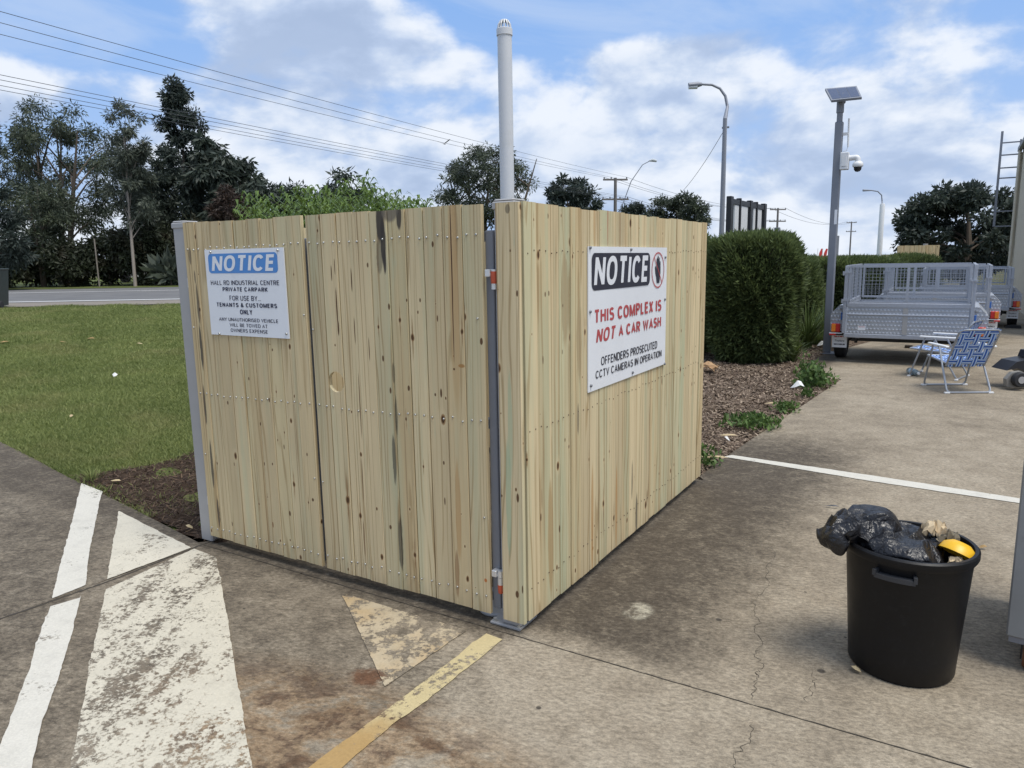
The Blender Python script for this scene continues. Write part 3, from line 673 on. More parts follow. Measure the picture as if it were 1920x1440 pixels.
for i, (o, xa, xb) in enumerate(bs):
    w = xb-xa
    for z in (1.716, .912, .114):
        for u in (.22, .76): pts.append((xa + w*u + rr.uniform(-.006, .006), z + (xa+1.7)*.016 + rr.uniform(-.006, .006)))
pts += [(-1.236, 1.37), (-1.236, .53), (-2.115, 1.28), (-2.112, .55)]
screws(leaf, pts, -.0195, SCREW, 'screws', 1.0)
for z in (.235, 1.50): MB().box(-2.148, -2.128, -.012, .006, z, z+.055, bev=.002).build('hinge', HINGE_W, leaf)

# ---- posts
def cap_mb(x0, x1, y0, y1, z):
    return MB().box(x0-.005, x1+.005, y0-.005, y1+.005, z-.028, z+.004, bev=.004).box(x0-.001, x1+.001, y0-.001, y1+.001, z+.003, z+.014, bev=.006)
lp = thing('gate_post', 'grey steel gate post with domed cap at the left end of the screen', 'post', (-2.197, .045, 0), 0, 'steel gate posts')
MB().box(-.05, .05, -.05, .05, 0, 1.85, bev=.008).build('post', STEEL, lp); cap_mb(-.05, .05, -.05, .05, 1.853).build('post_cap', STEEL, lp)
cp = thing('gate_post', 'grey steel corner post on a bolted base plate where gate and screen meet', 'post', (-.070, .045, 0), 0, 'steel gate posts')
MB().box(-.05, .05, -.05, .05, .012, 1.85, bev=.008).build('post', STEEL, cp); cap_mb(-.05, .05, -.05, .05, 1.853).build('post_cap', STEEL, cp)
bp = MB().box(-.105, .052, -.062, .095, .002, .013, bev=.002).build('base_plate', STEEL, cp)
for x, y in ((-.088, -.045), (.036, -.045), (-.088, .078), (.036, .078)):
    MB().lathe([(.013, .013), (.013, .016)], 12, (x, y, 0), True).lathe([(.0095, .016), (.0095, .025)], 6, (x, y, 0), True).build('bolt', SCREW, bp)
dc = MB().lathe([(.085, .002), (.085, .008), (.078, .011), (.06, .010), (.0, .010)], 30, (-.225, .12, 0)).build('drain_cover', STEEL, None, True)
tag(dc, 'round grey inspection cover on the concrete behind the corner post', 'cover')

# ---- side screen with the black notice: boards on the +X face, panel x runs along world Y
side = thing('timber_screen', 'long timber paling screen on the right carrying the car wash notice', 'fence', (0, 0, 0), math.pi/2, 'timber paling screens')
def pxf(px, py, rx, rz, col, st, wb):
    p = PX(px, py, .018); return (float(p[1]), float(p[2]), rx, rz, col, st, wb)
fe = [pxf(*a) for a in [(986, 950, .008, .022, KN, .95, .4), (1014, 970, .006, .02, KN, .95, .4), (1016, 935, .004, .05, (.25, .15, .07), .7, .4), (1033, 1010, .03, .30, (.36, .22, .09), .65, .5), (1050, 992, .008, .02, KN, .9, .4), (1110, 980, .014, .32, OR, .7, .5), (1110, 1010, .003, .15, RS, .9, .4), (1111, 1028, .009, .012, RS, .9, .5), (1130, 980, .003, .09, KN, .8, .4),
     (1139, 405, .010, .16, (.36, .15, .09), .75, .3), (1163, 420, .004, .16, (.25, .14, .07), .7, .3), (1114, 420, .012, .16, OR, .5, .6), (1060, 560, .04, .22, (.30, .21, .11), .55, 1.2), (1085, 640, .03, .2, (.30, .21, .11), .5, 1.2), (1155, 950, .014, .25, OR, .7, .5), (1193, 965, .014, .14, DK, .75, 1.2), (1185, 900, .010, .12, DK, .7, 1.2), (1250, 720, .012, .2, (.33, .24, .13), .5, 1.0), (1290, 600, .02, .25, (.36, .27, .15), .45, 1.0), (1213, 935, .004, .06, KN, .9, .5),
     (1084, 540, .012, .10, (.34, .24, .12), .5, 1.0), (1028, 405, .007, .012, KN, .9, .4), (1022, 552, .006, .012, KN, .9, .4), (1030, 550, .006, .012, KN, .9, .4), (1056, 573, .004, .008, KN, .9, .3), (1018, 675, .005, .020, KN, .9, .4), (1055, 660, .004, .012, KN, .8, .4), (1300, 445, .008, .014, KN, .8, .4), (1083, 785, .012, .08, DK, .55, 1.2), (1060, 825, .005, .010, KN, .9, .4)]]
WS = timber('treated_pine_side_screen', side, fe, .0, 1.1)
rr = random.Random(9)
bs = row_of_boards(side, .002, 2.51, 24, WS, rr)
pts = []
for o, xa, xb in bs:
    for z in (1.655, .90, .20):
        for u in (.25, .75): pts.append((xa + (xb-xa)*u + rr.uniform(-.004, .004), z + rr.uniform(-.008, .008)))
screws(side, pts, -.0192, NAIL, 'nail_heads', .62)
for z in (.19, .88, 1.63): MB().box(.06, 2.46, .002, .04, z, z+.075).build('rail', WS, side)
for x in (1.25, 2.44): MB().box(x-.04, x+.04, .045, .125, 0, 1.80).build('screen_post', STEEL_D, side)
# the board that turns the corner, on its own panel frame facing the gate side
ret = thing('corner_board', 'single upright timber board closing the corner beside the gate', 'board', (0, 0, 0))
fe = [pyf(974, 932, .007, .022, KN, .95, .4), pyf(973, 1112, .009, .018, KN, .95, .5), pyf(983, 1103, .004, .02, KN, .9, .4), pyf(957, 930, .014, .28, (.26, .42, .28), .5, .8), pyf(960, 800, .012, .25, (.26, .42, .28), .4, .8), pyf(955, 392, .012, .02, DK, .6, .8), pyf(973, 550, .005, .014, KN, .9, .4), pyf(960, 470, .004, .006, KN, .9, .4)]
WR = timber('treated_pine_corner', ret, fe, 0, 1.2)
o = board(ret, -.094, .110, WR, ZB, ZT-ZB-.001, .020, -.0125); o.name = 'board_face'
# ---- back and left screens of the enclosure, seen through the gaps
for lab, loc, rz, L in (('timber paling screen at the back of the bin enclosure', (-2.16, 2.49, 0), 0, 2.15), ('timber paling screen on the lawn side of the bin enclosure', (-2.205, .10, 0), math.pi/2, 2.40)):
    t = thing('timber_screen', lab, 'fence', loc, rz, 'timber paling screens'); WB = timber('treated_pine_rear', t, (), 0, .8)
    row_of_boards(t, 0, L, int(L/.105), WB, rr)
    for z in (.2, .9, 1.6): MB().box(.05, L-.05, .002, .04, z, z+.07).build('rail', WB, t)
# ---- vent pipe
pp = DP(951.5, 380, 4.95); vp = thing('vent_pipe', 'tall pale grey vent pipe with slotted cowl rising behind the corner post', 'pipe', (float(pp[0]), float(pp[1]), 0))
_d = ray(947, 66); HP = float(CAM[2] + _d[2]*((pp[:2]-CAM[:2]) @ _d[:2])/(_d[:2] @ _d[:2]))
MB().lathe([(.0475, 0), (.0475, HP)], 36).build('pipe', PVC, vp, True)
MB().lathe([(.0475, HP-.004), (.0525, HP-.004), (.0525, HP+.036), (.047, HP+.040), (.045, HP+.040)], 36).build('cowl_collar', PVC, vp, True)
for k in range(12):
    a = 2*math.pi*k/12; MB().box(.0255, .0455, -.0048, .0048, 0, .003).tube([(.044*math.cos(a), .044*math.sin(a), HP+.036), (.040*math.cos(a), .040*math.sin(a), HP+.066), (.025*math.cos(a), .025*math.sin(a), HP+.088)], .0042, 6)
    mb = MB().tube([(.044*math.cos(a), .044*math.sin(a), HP+.036), (.039*math.cos(a), .039*math.sin(a), HP+.066), (.025*math.cos(a), .025*math.sin(a), HP+.088)], .0048, 6); mb.build('cowl_bar', PVC, vp)
MB().lathe([(0, HP+.094), (.022, HP+.094), (.029, HP+.088), (.027, HP+.083), (0, HP+.083)], 24).build('cowl_top', PVC, vp, True)

# ================================================================ notices
_fb = {}
def glyph_mesh(txt, bold=0.0, shear=0.0, spacing=1.0):
    cu = bpy.data.curves.new('t', 'FONT'); cu.body = txt; cu.size = 1; cu.offset = bold; cu.shear = shear; cu.resolution_u = 3; cu.space_character = spacing
    o = bpy.data.objects.new('t', cu); COL.objects.link(o); bpy.context.view_layer.update()
    me = bpy.data.meshes.new_from_object(o.evaluated_get(bpy.context.evaluated_depsgraph_get())); bpy.data.objects.remove(o); return me
def arc(cx, cy, rx, ry, a0, a1, n=14, pw=.84):
    o = []
    for k in range(n+1):
        a_ = R(a0 + (a1-a0)*k/n); c_, s_ = math.cos(a_), math.sin(a_); o.append((cx + rx*math.copysign(abs(c_)**pw, c_), cy + ry*math.copysign(abs(s_)**pw, s_)))
    return o
GL = {  # width, centre-line strokes in a unit box (closed rings flagged by None at the end)
 'A': (.72, [[(0, 0), (.5, 1), (1, 0)], [(.19, .32), (.81, .32)]]), 'B': (.66, [[(0, .53), (0, 1)] + arc(.55, .765, .38, .235, 90, -90) + [(0, .53), (0, 0)] + arc(.55, .265, .45, .265, -90, 90)]),
 'C': (.70, [arc(.5, .5, .5, .5, 38, 322, 22)]), 'D': (.70, [[(0, 0), (0, 1)] + arc(.45, .5, .55, .5, 90, -90, 18) + [(0, 0)]]), 'E': (.58, [[(1, 1), (0, 1), (0, 0), (1, 0)], [(.05, .52), (.92, .52)]]),
 'F': (.55, [[(1, 1), (0, 1), (0, -.06)], [(.05, .5), (.88, .5)]]), 'G': (.72, [arc(.5, .5, .5, .5, 38, 335, 22) + [(.98, .46), (.55, .46)]]), 'H': (.68, [[(0, -.06), (0, 1.06)], [(1, -.06), (1, 1.06)], [(0.05, .52), (.95, .52)]]),
 'I': (.0, [[(0, -.06), (0, 1.06)]]), 'K': (.68, [[(0, -.06), (0, 1.06)], [(1, 1.05), (.04, .36)], [(.32, .60), (1, -.05)]]), 'L': (.54, [[(0, 1.06), (0, 0), (1, 0)]]), 'M': (.82, [[(0, -.06), (0, 1.06)], [(1, -.06), (1, 1.06)], [(.03, 1.02), (.5, .04), (.97, 1.02)]]), 'N': (.70, [[(0, -.06), (0, 1.06)], [(1, -.06), (1, 1.06)], [(.03, 1.0), (.97, 0)]]),
 'O': (.76, [arc(.5, .5, .5, .5, 0, 360, 30) + [None]]), 'P': (.62, [[(0, -.06), (0, 1)] + arc(.5, .74, .5, .26, 90, -90) + [(.05, .48)]]), 'R': (.66, [[(0, -.06), (0, 1)] + arc(.5, .75, .48, .25, 90, -90) + [(.05, .5)], [(.5, .48), (.98, -.05)]]),
 'S': (.64, [arc(.5, .76, .46, .24, 28, 270, 14) + arc(.5, .26, .5, .26, 90, -152, 14)]), 'T': (.64, [[(-.05, 1), (1.05, 1)], [(.5, .97), (.5, -.06)]]), 'U': (.68, [[(0, 1.06), (0, .35)] + arc(.5, .35, .5, .35, 180, 360, 16) + [(1, 1.06)]]),
 'V': (.68, [[(0, 1.05), (.5, 0), (1, 1.05)]]), 'W': (1.0, [[(0, 1.05), (.25, 0), (.5, .95), (.75, 0), (1, 1.05)]]), 'X': (.66, [[(0, 1.05), (1, -.05)], [(1, 1.05), (0, -.05)]]), 'Y': (.68, [[(0, 1.05), (.5, .45), (1, 1.05)], [(.5, .47), (.5, -.06)]]),
 '&': (.74, [[(1.0, -.04), (.28, .70), (.25, .86), (.42, 1.0), (.60, .88), (.56, .72), (.10, .40), (.04, .18), (.28, 0), (.62, .06), (.92, .42)]]), '.': (.0, [[(0, -.06), (0, .07)]])}
def stroke_text(txt, th):
    """(verts, faces) of upper-case grotesque lettering, cap height 1, stroke th"""
    V, F = [], []; x = 0.0; lay = 0
    for ch in txt:
        if ch == ' ': x += .36; continue
        w, sts = GL[ch]; hgt = 1 - th
        for st in sts:
            closed = st[-1] is None; q = [(x + th/2 + a_*max(w-th, 0), th/2 + b_*hgt) for a_, b_ in (st[:-1] if closed else st)]
            q = [p_ for i, p_ in enumerate(q) if i == 0 or abs(p_[0]-q[i-1][0]) + abs(p_[1]-q[i-1][1]) > 1e-4]
            if closed and abs(q[0][0]-q[-1][0]) + abs(q[0][1]-q[-1][1]) < 1e-3: q = q[:-1]
            n = len(q); n0 = len(V)
            for i, p_ in enumerate(q):
                pa = q[i-1] if (i > 0 or closed) else None; pb = q[(i+1) % n] if (i < n-1 or closed) else None
                d1 = Vector((p_[0]-pa[0], p_[1]-pa[1])).normalized() if pa else None; d2 = Vector((pb[0]-p_[0], pb[1]-p_[1])).normalized() if pb else None
                d1 = d1 or d2; d2 = d2 or d1; nrm = Vector((-(d1.y+d2.y), d1.x+d2.x))
                nrm = nrm.normalized() if nrm.length > 1e-4 else Vector((-d1.y, d1.x)); k = min(1.8, 1/max(.3, nrm.dot(Vector((-d1.y, d1.x)))))*th/2
                V += [(p_[0]+nrm.x*k, p_[1]+nrm.y*k, lay), (p_[0]-nrm.x*k, p_[1]-nrm.y*k, lay)]
            m_ = n if closed else n-1; F += [(n0+2*i, n0+2*i+1, n0+2*((i+1) % n)+1, n0+2*((i+1) % n)) for i in range(m_)]; lay += 1
        x += max(w, th) + .115
    return np.array(V, float), F
def lettering(parent, txt, x0, x1, z0, z1, m, y, th=.14, shear=0.0, name='lettering'):
    """fit one line of text into a box of the sign plane (x right, z up)"""
    if txt != txt.upper():
        me = glyph_mesh(txt, .02, shear); V = np.array([v.co[:] for v in me.vertices]); V[:, 2] = 0; F = [tuple(p_.vertices) for p_ in me.polygons]
    else: V, F = stroke_text(txt, th); V[:, 0] += V[:, 1]*shear
    a = V.min(0); b = V.max(0); me2 = bpy.data.meshes.new(name); X = x0 + (V[:, 0]-a[0])/(b[0]-a[0])*(x1-x0); Z = z0 + (V[:, 1]-a[1])/(b[1]-a[1])*(z1-z0)
    me2.from_pydata([(float(p_), y - .00002*float(l), float(q)) for p_, q, l in zip(X, Z, V[:, 2])], [], F); me2.materials.append(m)
    o = bpy.data.objects.new(name, me2); COL.objects.link(o); o.parent = parent; o['kind'] = 'stuff'; return o
def rrect(x0, x1, z0, z1, r, n=6):
    P = []
    for cx, cz, a0 in ((x1-r, z1-r, 0), (x0+r, z1-r, 90), (x0+r, z0+r, 180), (x1-r, z0+r, 270)):
        for k in range(n+1): a = R(a0 + 90*k/n); P.append((cx + r*math.cos(a), cz + r*math.sin(a)))
    return P
def flat(name, parent, P, y, m):
    mb = MB(); mb.add([(x, y, z) for x, z in P], [tuple(range(len(P)))]); o = mb.build(name, m, parent)
    if o.data.polygons[0].normal.y > 0: o.data.flip_normals()
    return o
# blue notice on the narrow leaf (panel coordinates = world x, z)
SY = -.026
s1 = thing('notice_sign', 'white notice sign with blue NOTICE panel about the private carpark', 'sign', (0, 0, 0), 0, 'notice signs')
MB().box(-1.957, -1.345, SY, -.0205, 1.248, 1.703).build('sign_sheet', SIGN_W, s1)
def z1p(x, y): p = PY(320 + x*340/1440, 380 + y*340/1440, SY); return float(p[0]), float(p[2])
def boxL(bl, tr): (xa, za), (xb, zb) = z1p(*bl), z1p(*tr); return xa, xb, za, zb
xa, za = z1p(308, 566); xb, zb = z1p(838, 392)
xb = max(xb, z1p(850, 480)[0])
flat('blue_panel', s1, rrect(xa, xb, za+.003, zb, .022), SY-.0008, BLUE)
x0, x1, z0, z1 = boxL((330, 550), (822, 403)); lettering(s1, 'NOTICE', x0, x1, z0+.002, z1-.003, SIGN_W, SY-.0016, .19, .14)
for txt, bl, tr, bd in (('HALL RD INDUSTRIAL CENTRE', (322, 656), (860, 612), .0), ('PRIVATE CARPARK', (415, 708), (770, 669), .022), ('FOR USE BY...', (470, 779), (715, 739), 0), ('TENANTS & CUSTOMERS', (370, 831), (845, 796), .022), ('ONLY', (553, 888), (648, 850), .022), ('ANY UNAUTHORISED VEHICLE', (388, 945), (853, 919), 0), ('WILL BE TOWED AT', (472, 990), (768, 962), 0), ('OWNERS EXPENSE', (480, 1034), (770, 1005), 0)):
    x0, x1, z0, z1 = boxL(bl, tr); zc = (z0+z1)/2; hh = .0205 if bl[1] > 900 else .026
    lettering(s1, txt, x0, x1, zc-hh/2, zc+hh/2, INKB, SY-.0012, .21 if bd else .15, 0)
pts = [z1p(*q) for q in ((317, 393), (851, 378), (389, 1040), (920, 1040))]
screws(s1, pts, SY-.0004, SCREW, 'screws', 1.3)
# black notice on the side screen: sign plane coordinates x = world Y
SX = .026
s2 = thing('notice_sign', 'large white notice sign saying the complex is not a car wash', 'sign', (SX, 0, 0), math.pi/2, 'notice signs')
def z4(x, y): p = PX(920 + x/3.4286, 360 + y/3.4286, SX); return float(p[1]), float(p[2])
cs = [z4(*q) for q in ((630, 1270), (1128, 1118), (1124, 367), (624, 337))]
sxa, sxb = (cs[0][0]+cs[3][0])/2, (cs[1][0]+cs[2][0])/2; sza, szb = (cs[0][1]+cs[1][1])/2, (cs[2][1]+cs[3][1])/2
nv = 10; mb = MB(); vs = []                       # slightly wavy sheet
for j in range(nv+1):
    for i in range(13):
        u, v = i/12, j/nv; bow = -.004*max(0, math.sin(u*math.pi*2.2 + .4))*math.sin(v*math.pi)**.5 if 0 < v < 1 else 0
        vs.append((sxa + (sxb-sxa)*u, bow*.35, sza + (szb-sza)*v))
n0 = len(vs); vs += [(x, .0048, z) for x, y, z in vs]
W_ = 13; fs = [(j*W_+i, j*W_+i+1, (j+1)*W_+i+1, (j+1)*W_+i) for j in range(nv) for i in range(12)]
fs += [(n0+a, n0+d, n0+c_, n0+b) for a, b, c_, d in fs]
rim = [i for i in range(W_)] + [j*W_+12 for j in range(1, nv+1)] + [nv*W_+i for i in range(11, -1, -1)] + [j*W_ for j in range(nv-1, 0, -1)]
fs += [(rim[k], n0+rim[k], n0+rim[(k+1) % len(rim)], rim[(k+1) % len(rim)]) for k in range(len(rim))]
mb.add(vs, fs); mb.build('sign_sheet', SIGN_W, s2)
yy = -.0024
def quadbox(bl, tl, tr, br): A = [z4(*q) for q in (bl, tl, tr, br)]; return (A[0][0]+A[1][0])/2, (A[2][0]+A[3][0])/2, (A[0][1]+A[3][1])/2, (A[1][1]+A[2][1])/2
x0, x1, z0, z1 = quadbox((650, 623), (645, 385), (1022, 397), (1022, 608)); flat('black_panel', s2, rrect(x0, x1, z0, z1, .035), yy, INK)
x0, x1, z0, z1 = quadbox((657, 600), (665, 402), (1012, 415), (1005, 583)); lettering(s2, 'NOTICE', x0, x1, z0, z1, SIGN_W, yy-.0008, .19, .12)
x0, x1, z0, z1 = quadbox((668, 837), (668, 745), (1095, 700), (1095, 777)); lettering(s2, 'THIS COMPLEX IS', x0, x1, z0, z1, RED, yy, .20)
A = quadbox((675, 960), (675, 868), (1093, 806), (1093, 880)); xm = A[0] + (A[1]-A[0])*.262
lettering(s2, 'NOT', A[0], xm, A[2], A[3], RED, yy, .20, .18); lettering(s2, 'A CAR WASH', xm + (A[1]-A[0])*.045, A[1], A[2], A[3], RED, yy, .20)
x0, x1, z0, z1 = quadbox((708, 1103), (708, 1047), (1068, 967), (1068, 1015)); lettering(s2, 'OFFENDERS PROSECUTED', x0, x1, z0, z1, INK, yy, .15)
x0, x1, z0, z1 = quadbox((673, 1190), (673, 1135), (1096, 1022), (1096, 1072)); lettering(s2, 'CCTV CAMERAS IN OPERATION', x0, x1, z0, z1, INK, yy, .15)
# no-entry symbol: red ring and bar over a raised black hand
cx, cz = z4(1074, 502); rx = (z4(1112, 502)[0]-z4(1036, 502)[0])/2; rz = (z4(1074, 381)[1]-z4(1074, 621)[1])/2; rr_ = (rx+rz)/2
def ring(parent, cx, cz, ra, rb, y, m, name):
    mb = MB(); n = 48; mb.add([(cx + q*math.cos(2*math.pi*k/n), y, cz + q*math.sin(2*math.pi*k/n)) for q in (ra, rb) for k in range(n)], [(k, (k+1) % n, n+(k+1) % n, n+k) for k in range(n)]); return mb.build(name, m, parent)
hand = [(-.020, -.085), (.030, -.085), (.036, -.05), (.046, -.02), (.046, .02), (.043, .058), (.034, .058), (.032, .024), (.029, .024), (.027, .082), (.016, .084), (.013, .026), (.010, .026), (.006, .094), (-.006, .094), (-.008, .026), (-.011, .026), (-.016, .078), (-.027, .076), (-.028, .010), (-.032, .004), (-.048, .030), (-.058, .022), (-.046, -.022), (-.030, -.048)]
k_ = rr_/.118; mb = MB(); bmh = bmesh.new(); vv = [bmh.verts.new((cx + a*k_, yy-.0002, cz + b*k_)) for a, b in hand]; bmh.faces.new(vv); bmesh.ops.triangulate(bmh, faces=bmh.faces[:]); me = bpy.data.meshes.new('hand_symbol'); bmh.to_mesh(me); bmh.free(); me.materials.append(INK)
o = bpy.data.objects.new('hand_symbol', me); COL.objects.link(o); o.parent = s2
ring(s2, cx, cz, rr_*.93, rr_, yy-.0006, RED, 'red_ring')
d = rr_*.94; mb = MB(); q = .0035; a = R(-48); ca, sa = math.cos(a), math.sin(a); mb.add([(cx + u*ca - v*sa, yy-.0012, cz + u*sa + v*ca) for u, v in ((-d, -q), (d, -q), (d, q), (-d, q))], [(0, 1, 2, 3)]); mb.build('red_bar', RED, s2)
pts = [z4(*q) for q in ((637, 358), (900, 370), (1120, 420), (637, 770), (1117, 690), (642, 1245), (910, 1160), (1115, 1105))]
screws(s2, pts, -.0020, STEEL_D, 'screws', 1.5)

# ================================================================ things in the yard
# ---- rubbish bin with its bag
BX, BY = 1.436, .527
rb = thing('rubbish_bin', 'open black plastic rubbish bin stuffed with a bin bag on the concrete', 'bin', (BX, BY, 0))
prof = [(.0, .006), (.172, .006), (.182, .0), (.191, .012), (.196, .10), (.223, .495), (.225, .50)]
MB().lathe(prof + [(.216, .50), (.188, .05), (.0, .03)], 56).build('body', BLACKP, rb, True)
MB().lathe([(.223, .478), (.232, .480), (.238, .492), (.238, .512), (.232, .518), (.220, .517), (.216, .50)], 56).build('rim', BLACKP, rb, True)
# lift handle just below the rim, facing the viewer
ha = math.atan2(CAM[1]-BY, CAM[0]-BX) - .16; pts = []
for k in range(9):
    a = ha + (k-4)*.075; pts.append(((.252)*math.cos(a), .252*math.sin(a), .452))
mbh = MB()
for k in range(8):
    a0 = ha + (k-4)*.072; a1 = a0 + .072
    mbh.add([(q*math.cos(a), q*math.sin(a), z) for a in (a0, a1) for q in (.220, .246) for z in (.432, .449)], [(0, 2, 3, 1), (4, 5, 7, 6), (0, 4, 6, 2), (1, 3, 7, 5), (2, 6, 7, 3), (0, 1, 5, 4)])
for a in (ha-4*.072, ha+4*.072): mbh.box(.217, .248, -.006, .006, .440, .462, Matrix.Rotation(a, 4, 'Z'))
MB_h = mbh.build('handle', simple('handle_worn_plastic', (.035, .037, .042), .4), rb)
# crumpled bag
mt, m = mat('black_bin_liner'); p = m.coords('Object')
m.out(m.mix((.004, .004, .0055), (.012, .012, .015), m.noise(p, 12, 4, .6)), .30, normal=m.bump((m.noise(p, 9, 2, .5, 2.0) - .5).abs()*1.4 + (m.noise(p, 24, 4, .6, 1.5) - .5).abs()*.55, .8, .018), spec=.55); BAG = mt
def crumple(verts, amp, sc, seed=0.0):
    out = []
    for v in verts:
        p = Vector(v)*sc + Vector((seed, seed*.7, -seed)); d = mnoise.noise_vector(p)
        r1 = 1 - abs(mnoise.noise(p*1.7 + Vector((3, 1, 2))))*2; r2 = 1 - abs(mnoise.noise(p*3.9))*2
        out.append(tuple(Vector(v) + d*amp*.55 + Vector((0, 0, 1))*(r1*amp*.75 + r2*amp*.12) + mnoise.noise_vector(p*2.3)*amp*.25))
    return out
def ico(sub, mtx):
    bm_ = bmesh.new(); bmesh.ops.create_icosphere(bm_, subdivisions=sub, radius=1); bmesh.ops.transform(bm_, matrix=mtx, verts=bm_.verts)
    v = [tuple(q.co) for q in bm_.verts]; f = [tuple(q.index for q in p.verts) for p in bm_.faces]; bm_.free(); return v, f
vx = np.array([RT[0], RT[1]])/np.hypot(RT[0], RT[1]); vf = np.array([FW[0], FW[1]])/np.hypot(FW[0], FW[1])
def vloc(a, b): return (float(vx[0]*a + vf[0]*b), float(vx[1]*a + vf[1]*b))          # right / away from the viewer
bag = thing('bin_bag', 'shiny black bin liner crumpled over the left rim of the rubbish bin', 'bag', (BX, BY, 0))
mb = MB()
def lump(a, b, z, ra, rb_, rz, amp, sc, seed, tilt=0.0, sub=5):
    x, y = vloc(a, b); ang = math.atan2(vx[1], vx[0])
    v, f = ico(sub, Matrix.Translation((x, y, z)) @ Matrix.Rotation(ang, 4, 'Z') @ Matrix.Rotation(tilt, 4, 'Y') @ Matrix.Diagonal((ra, rb_, rz, 1)))
    mb.add(crumple(v, amp, sc, seed), f)
lump(-0.041, 0.000, .455, 0.161, 0.175, .070, .050, 4, 1.3, .10, 6)
lump(-0.092, 0.101, .515, 0.115, 0.092, .070, .045, 4.5, 4.1, .22, 6)
lump(0.032, 0.055, .468, 0.101, 0.120, .055, .04, 5, 7.7, .25, 6)
lump(-0.046, -0.092, .462, 0.046, 0.110, .050, .030, 6, 3.7, .45, 6)
lump(-0.184, 0.055, .532, 0.087, 0.074, .052, .040, 5, 9.2, .1, 6)
lump(-0.253, 0.028, .530, 0.074, 0.069, .050, .055, 8, 12.9, -.30, 6)
lump(-0.304, 0.000, .505, 0.046, 0.064, .056, .045, 7, 15.1, -.5, 6)
lump(-0.138, 0.018, .515, 0.092, 0.092, .050, .050, 8, 21.1, .0, 6)
mb.build('liner', BAG, bag, True)
def scrap(name, label, cat, loc, size, m, seed, parent=None, sub=3, flat_=.4, amp=.45):
    """a crumpled sheet of paper"""
    mbq = MB(); n = 11; vs = []
    for j in range(n):
        for i in range(n):
            u, v = (i/(n-1)-.5)*2, (j/(n-1)-.5)*2; q = Vector((u*1.7 + seed, v*1.7 - seed, seed*.3)); d = mnoise.noise_vector(q); rdg = 1 - abs(mnoise.noise(q*1.6))*2.4
            k = 1 - .38*max(abs(u), abs(v))**2*(1 if (i+j) % 3 else .8); vs.append((size*(u*k + d.x*.35), size*(v*k*.85 + d.y*.35), size*flat_*(1.1*(1-(u*u+v*v)*.45) + rdg*.75*amp + d.z*.8)))
    mbq.add(vs, [(j*n+i, j*n+i+1, (j+1)*n+i+1, (j+1)*n+i) for j in range(n-1) for i in range(n-1)])
    o = mbq.build(name, m, None, False, loc); tag(o, label, cat); return o
x, y = vloc(.135, .06); scrap('paper_scrap', 'crumpled cream paper on top of the rubbish bin', 'paper', (BX+x, BY+y, .49), .058, TISSUE, 3.3, None, 4, .8, .9)
x, y = vloc(.165, .02); scrap('paper_scrap', 'crumpled grey-brown paper beside the yellow piece in the rubbish bin', 'paper', (BX+x, BY+y, .485), .05, simple('grey_brown_paper', (.20, .17, .12), .8, 0, .4, 30), 5.1, None, 4, .8, .9)
x, y = vloc(.11, -.13); scrap('paper_scrap', 'small cream paper scrap at the front rim of the rubbish bin', 'paper', (BX+x, BY+y, .47), .035, TISSUE, 8.8, None, 4, .5, .8)
x, y = vloc(.160, -.075); yo = MB().lathe([(.0, .0), (.030, .004), (.052, .022), (.060, .05), (.058, .05), (.048, .024), (.028, .008), (0, .004)], 28).build('yellow_bowl', YELLOW, None, True, (BX+x, BY+y, .535)); yo.rotation_euler = (R(155), R(20), 0); yo.scale = (1.1, 1.1, 1.0)
tag(yo, 'yellow plastic bowl upturned in the rubbish bin', 'bowl')

# ---- galvanised trolley bin at the right edge
tb = thing('metal_trolley', 'grey galvanised metal trolley on rusty castors at the right edge', 'trolley', (1.785, .666, 0), R(-6))
GALV_W = simple('weathered_galvanised_sheet', (.25, .26, .265), .6, .3, .25, 5, .15, dirt=(.12, .12, .12, .7), dscale=4)
RUSTY = simple('rusty_castor', (.17, .07, .035), .75, .2, .4, 14)
MB().box(0, .95, 0, .7, .142, 1.0, bev=.006).build('sheet_body', GALV_W, tb)
MB().box(.01, .94, .01, .69, .118, .1415).build('floor_frame', STEEL_D, tb)
for x, y in ((.085, .075), (.86, .075), (.085, .62), (.86, .62)):
    cst = MB().box(x-.04, x+.04, y-.04, y+.04, .108, .118).box(x-.034, x-.028, y-.03, y+.03, .04, .108).box(x+.028, x+.034, y-.03, y+.03, .04, .108).build('castor_fork', BLACKM, tb)
    MB().lathe([(.012, -.026), (.05, -.026), (.056, -.018), (.056, .018), (.05, .026), (.012, .026)], 24, (x, y, .056), True, 'x').build('castor_wheel', RUSTY, cst, True)

CHAIRT = simple('dull_aluminium_tube', (.36, .38, .41), .4, .6, .1, 20)
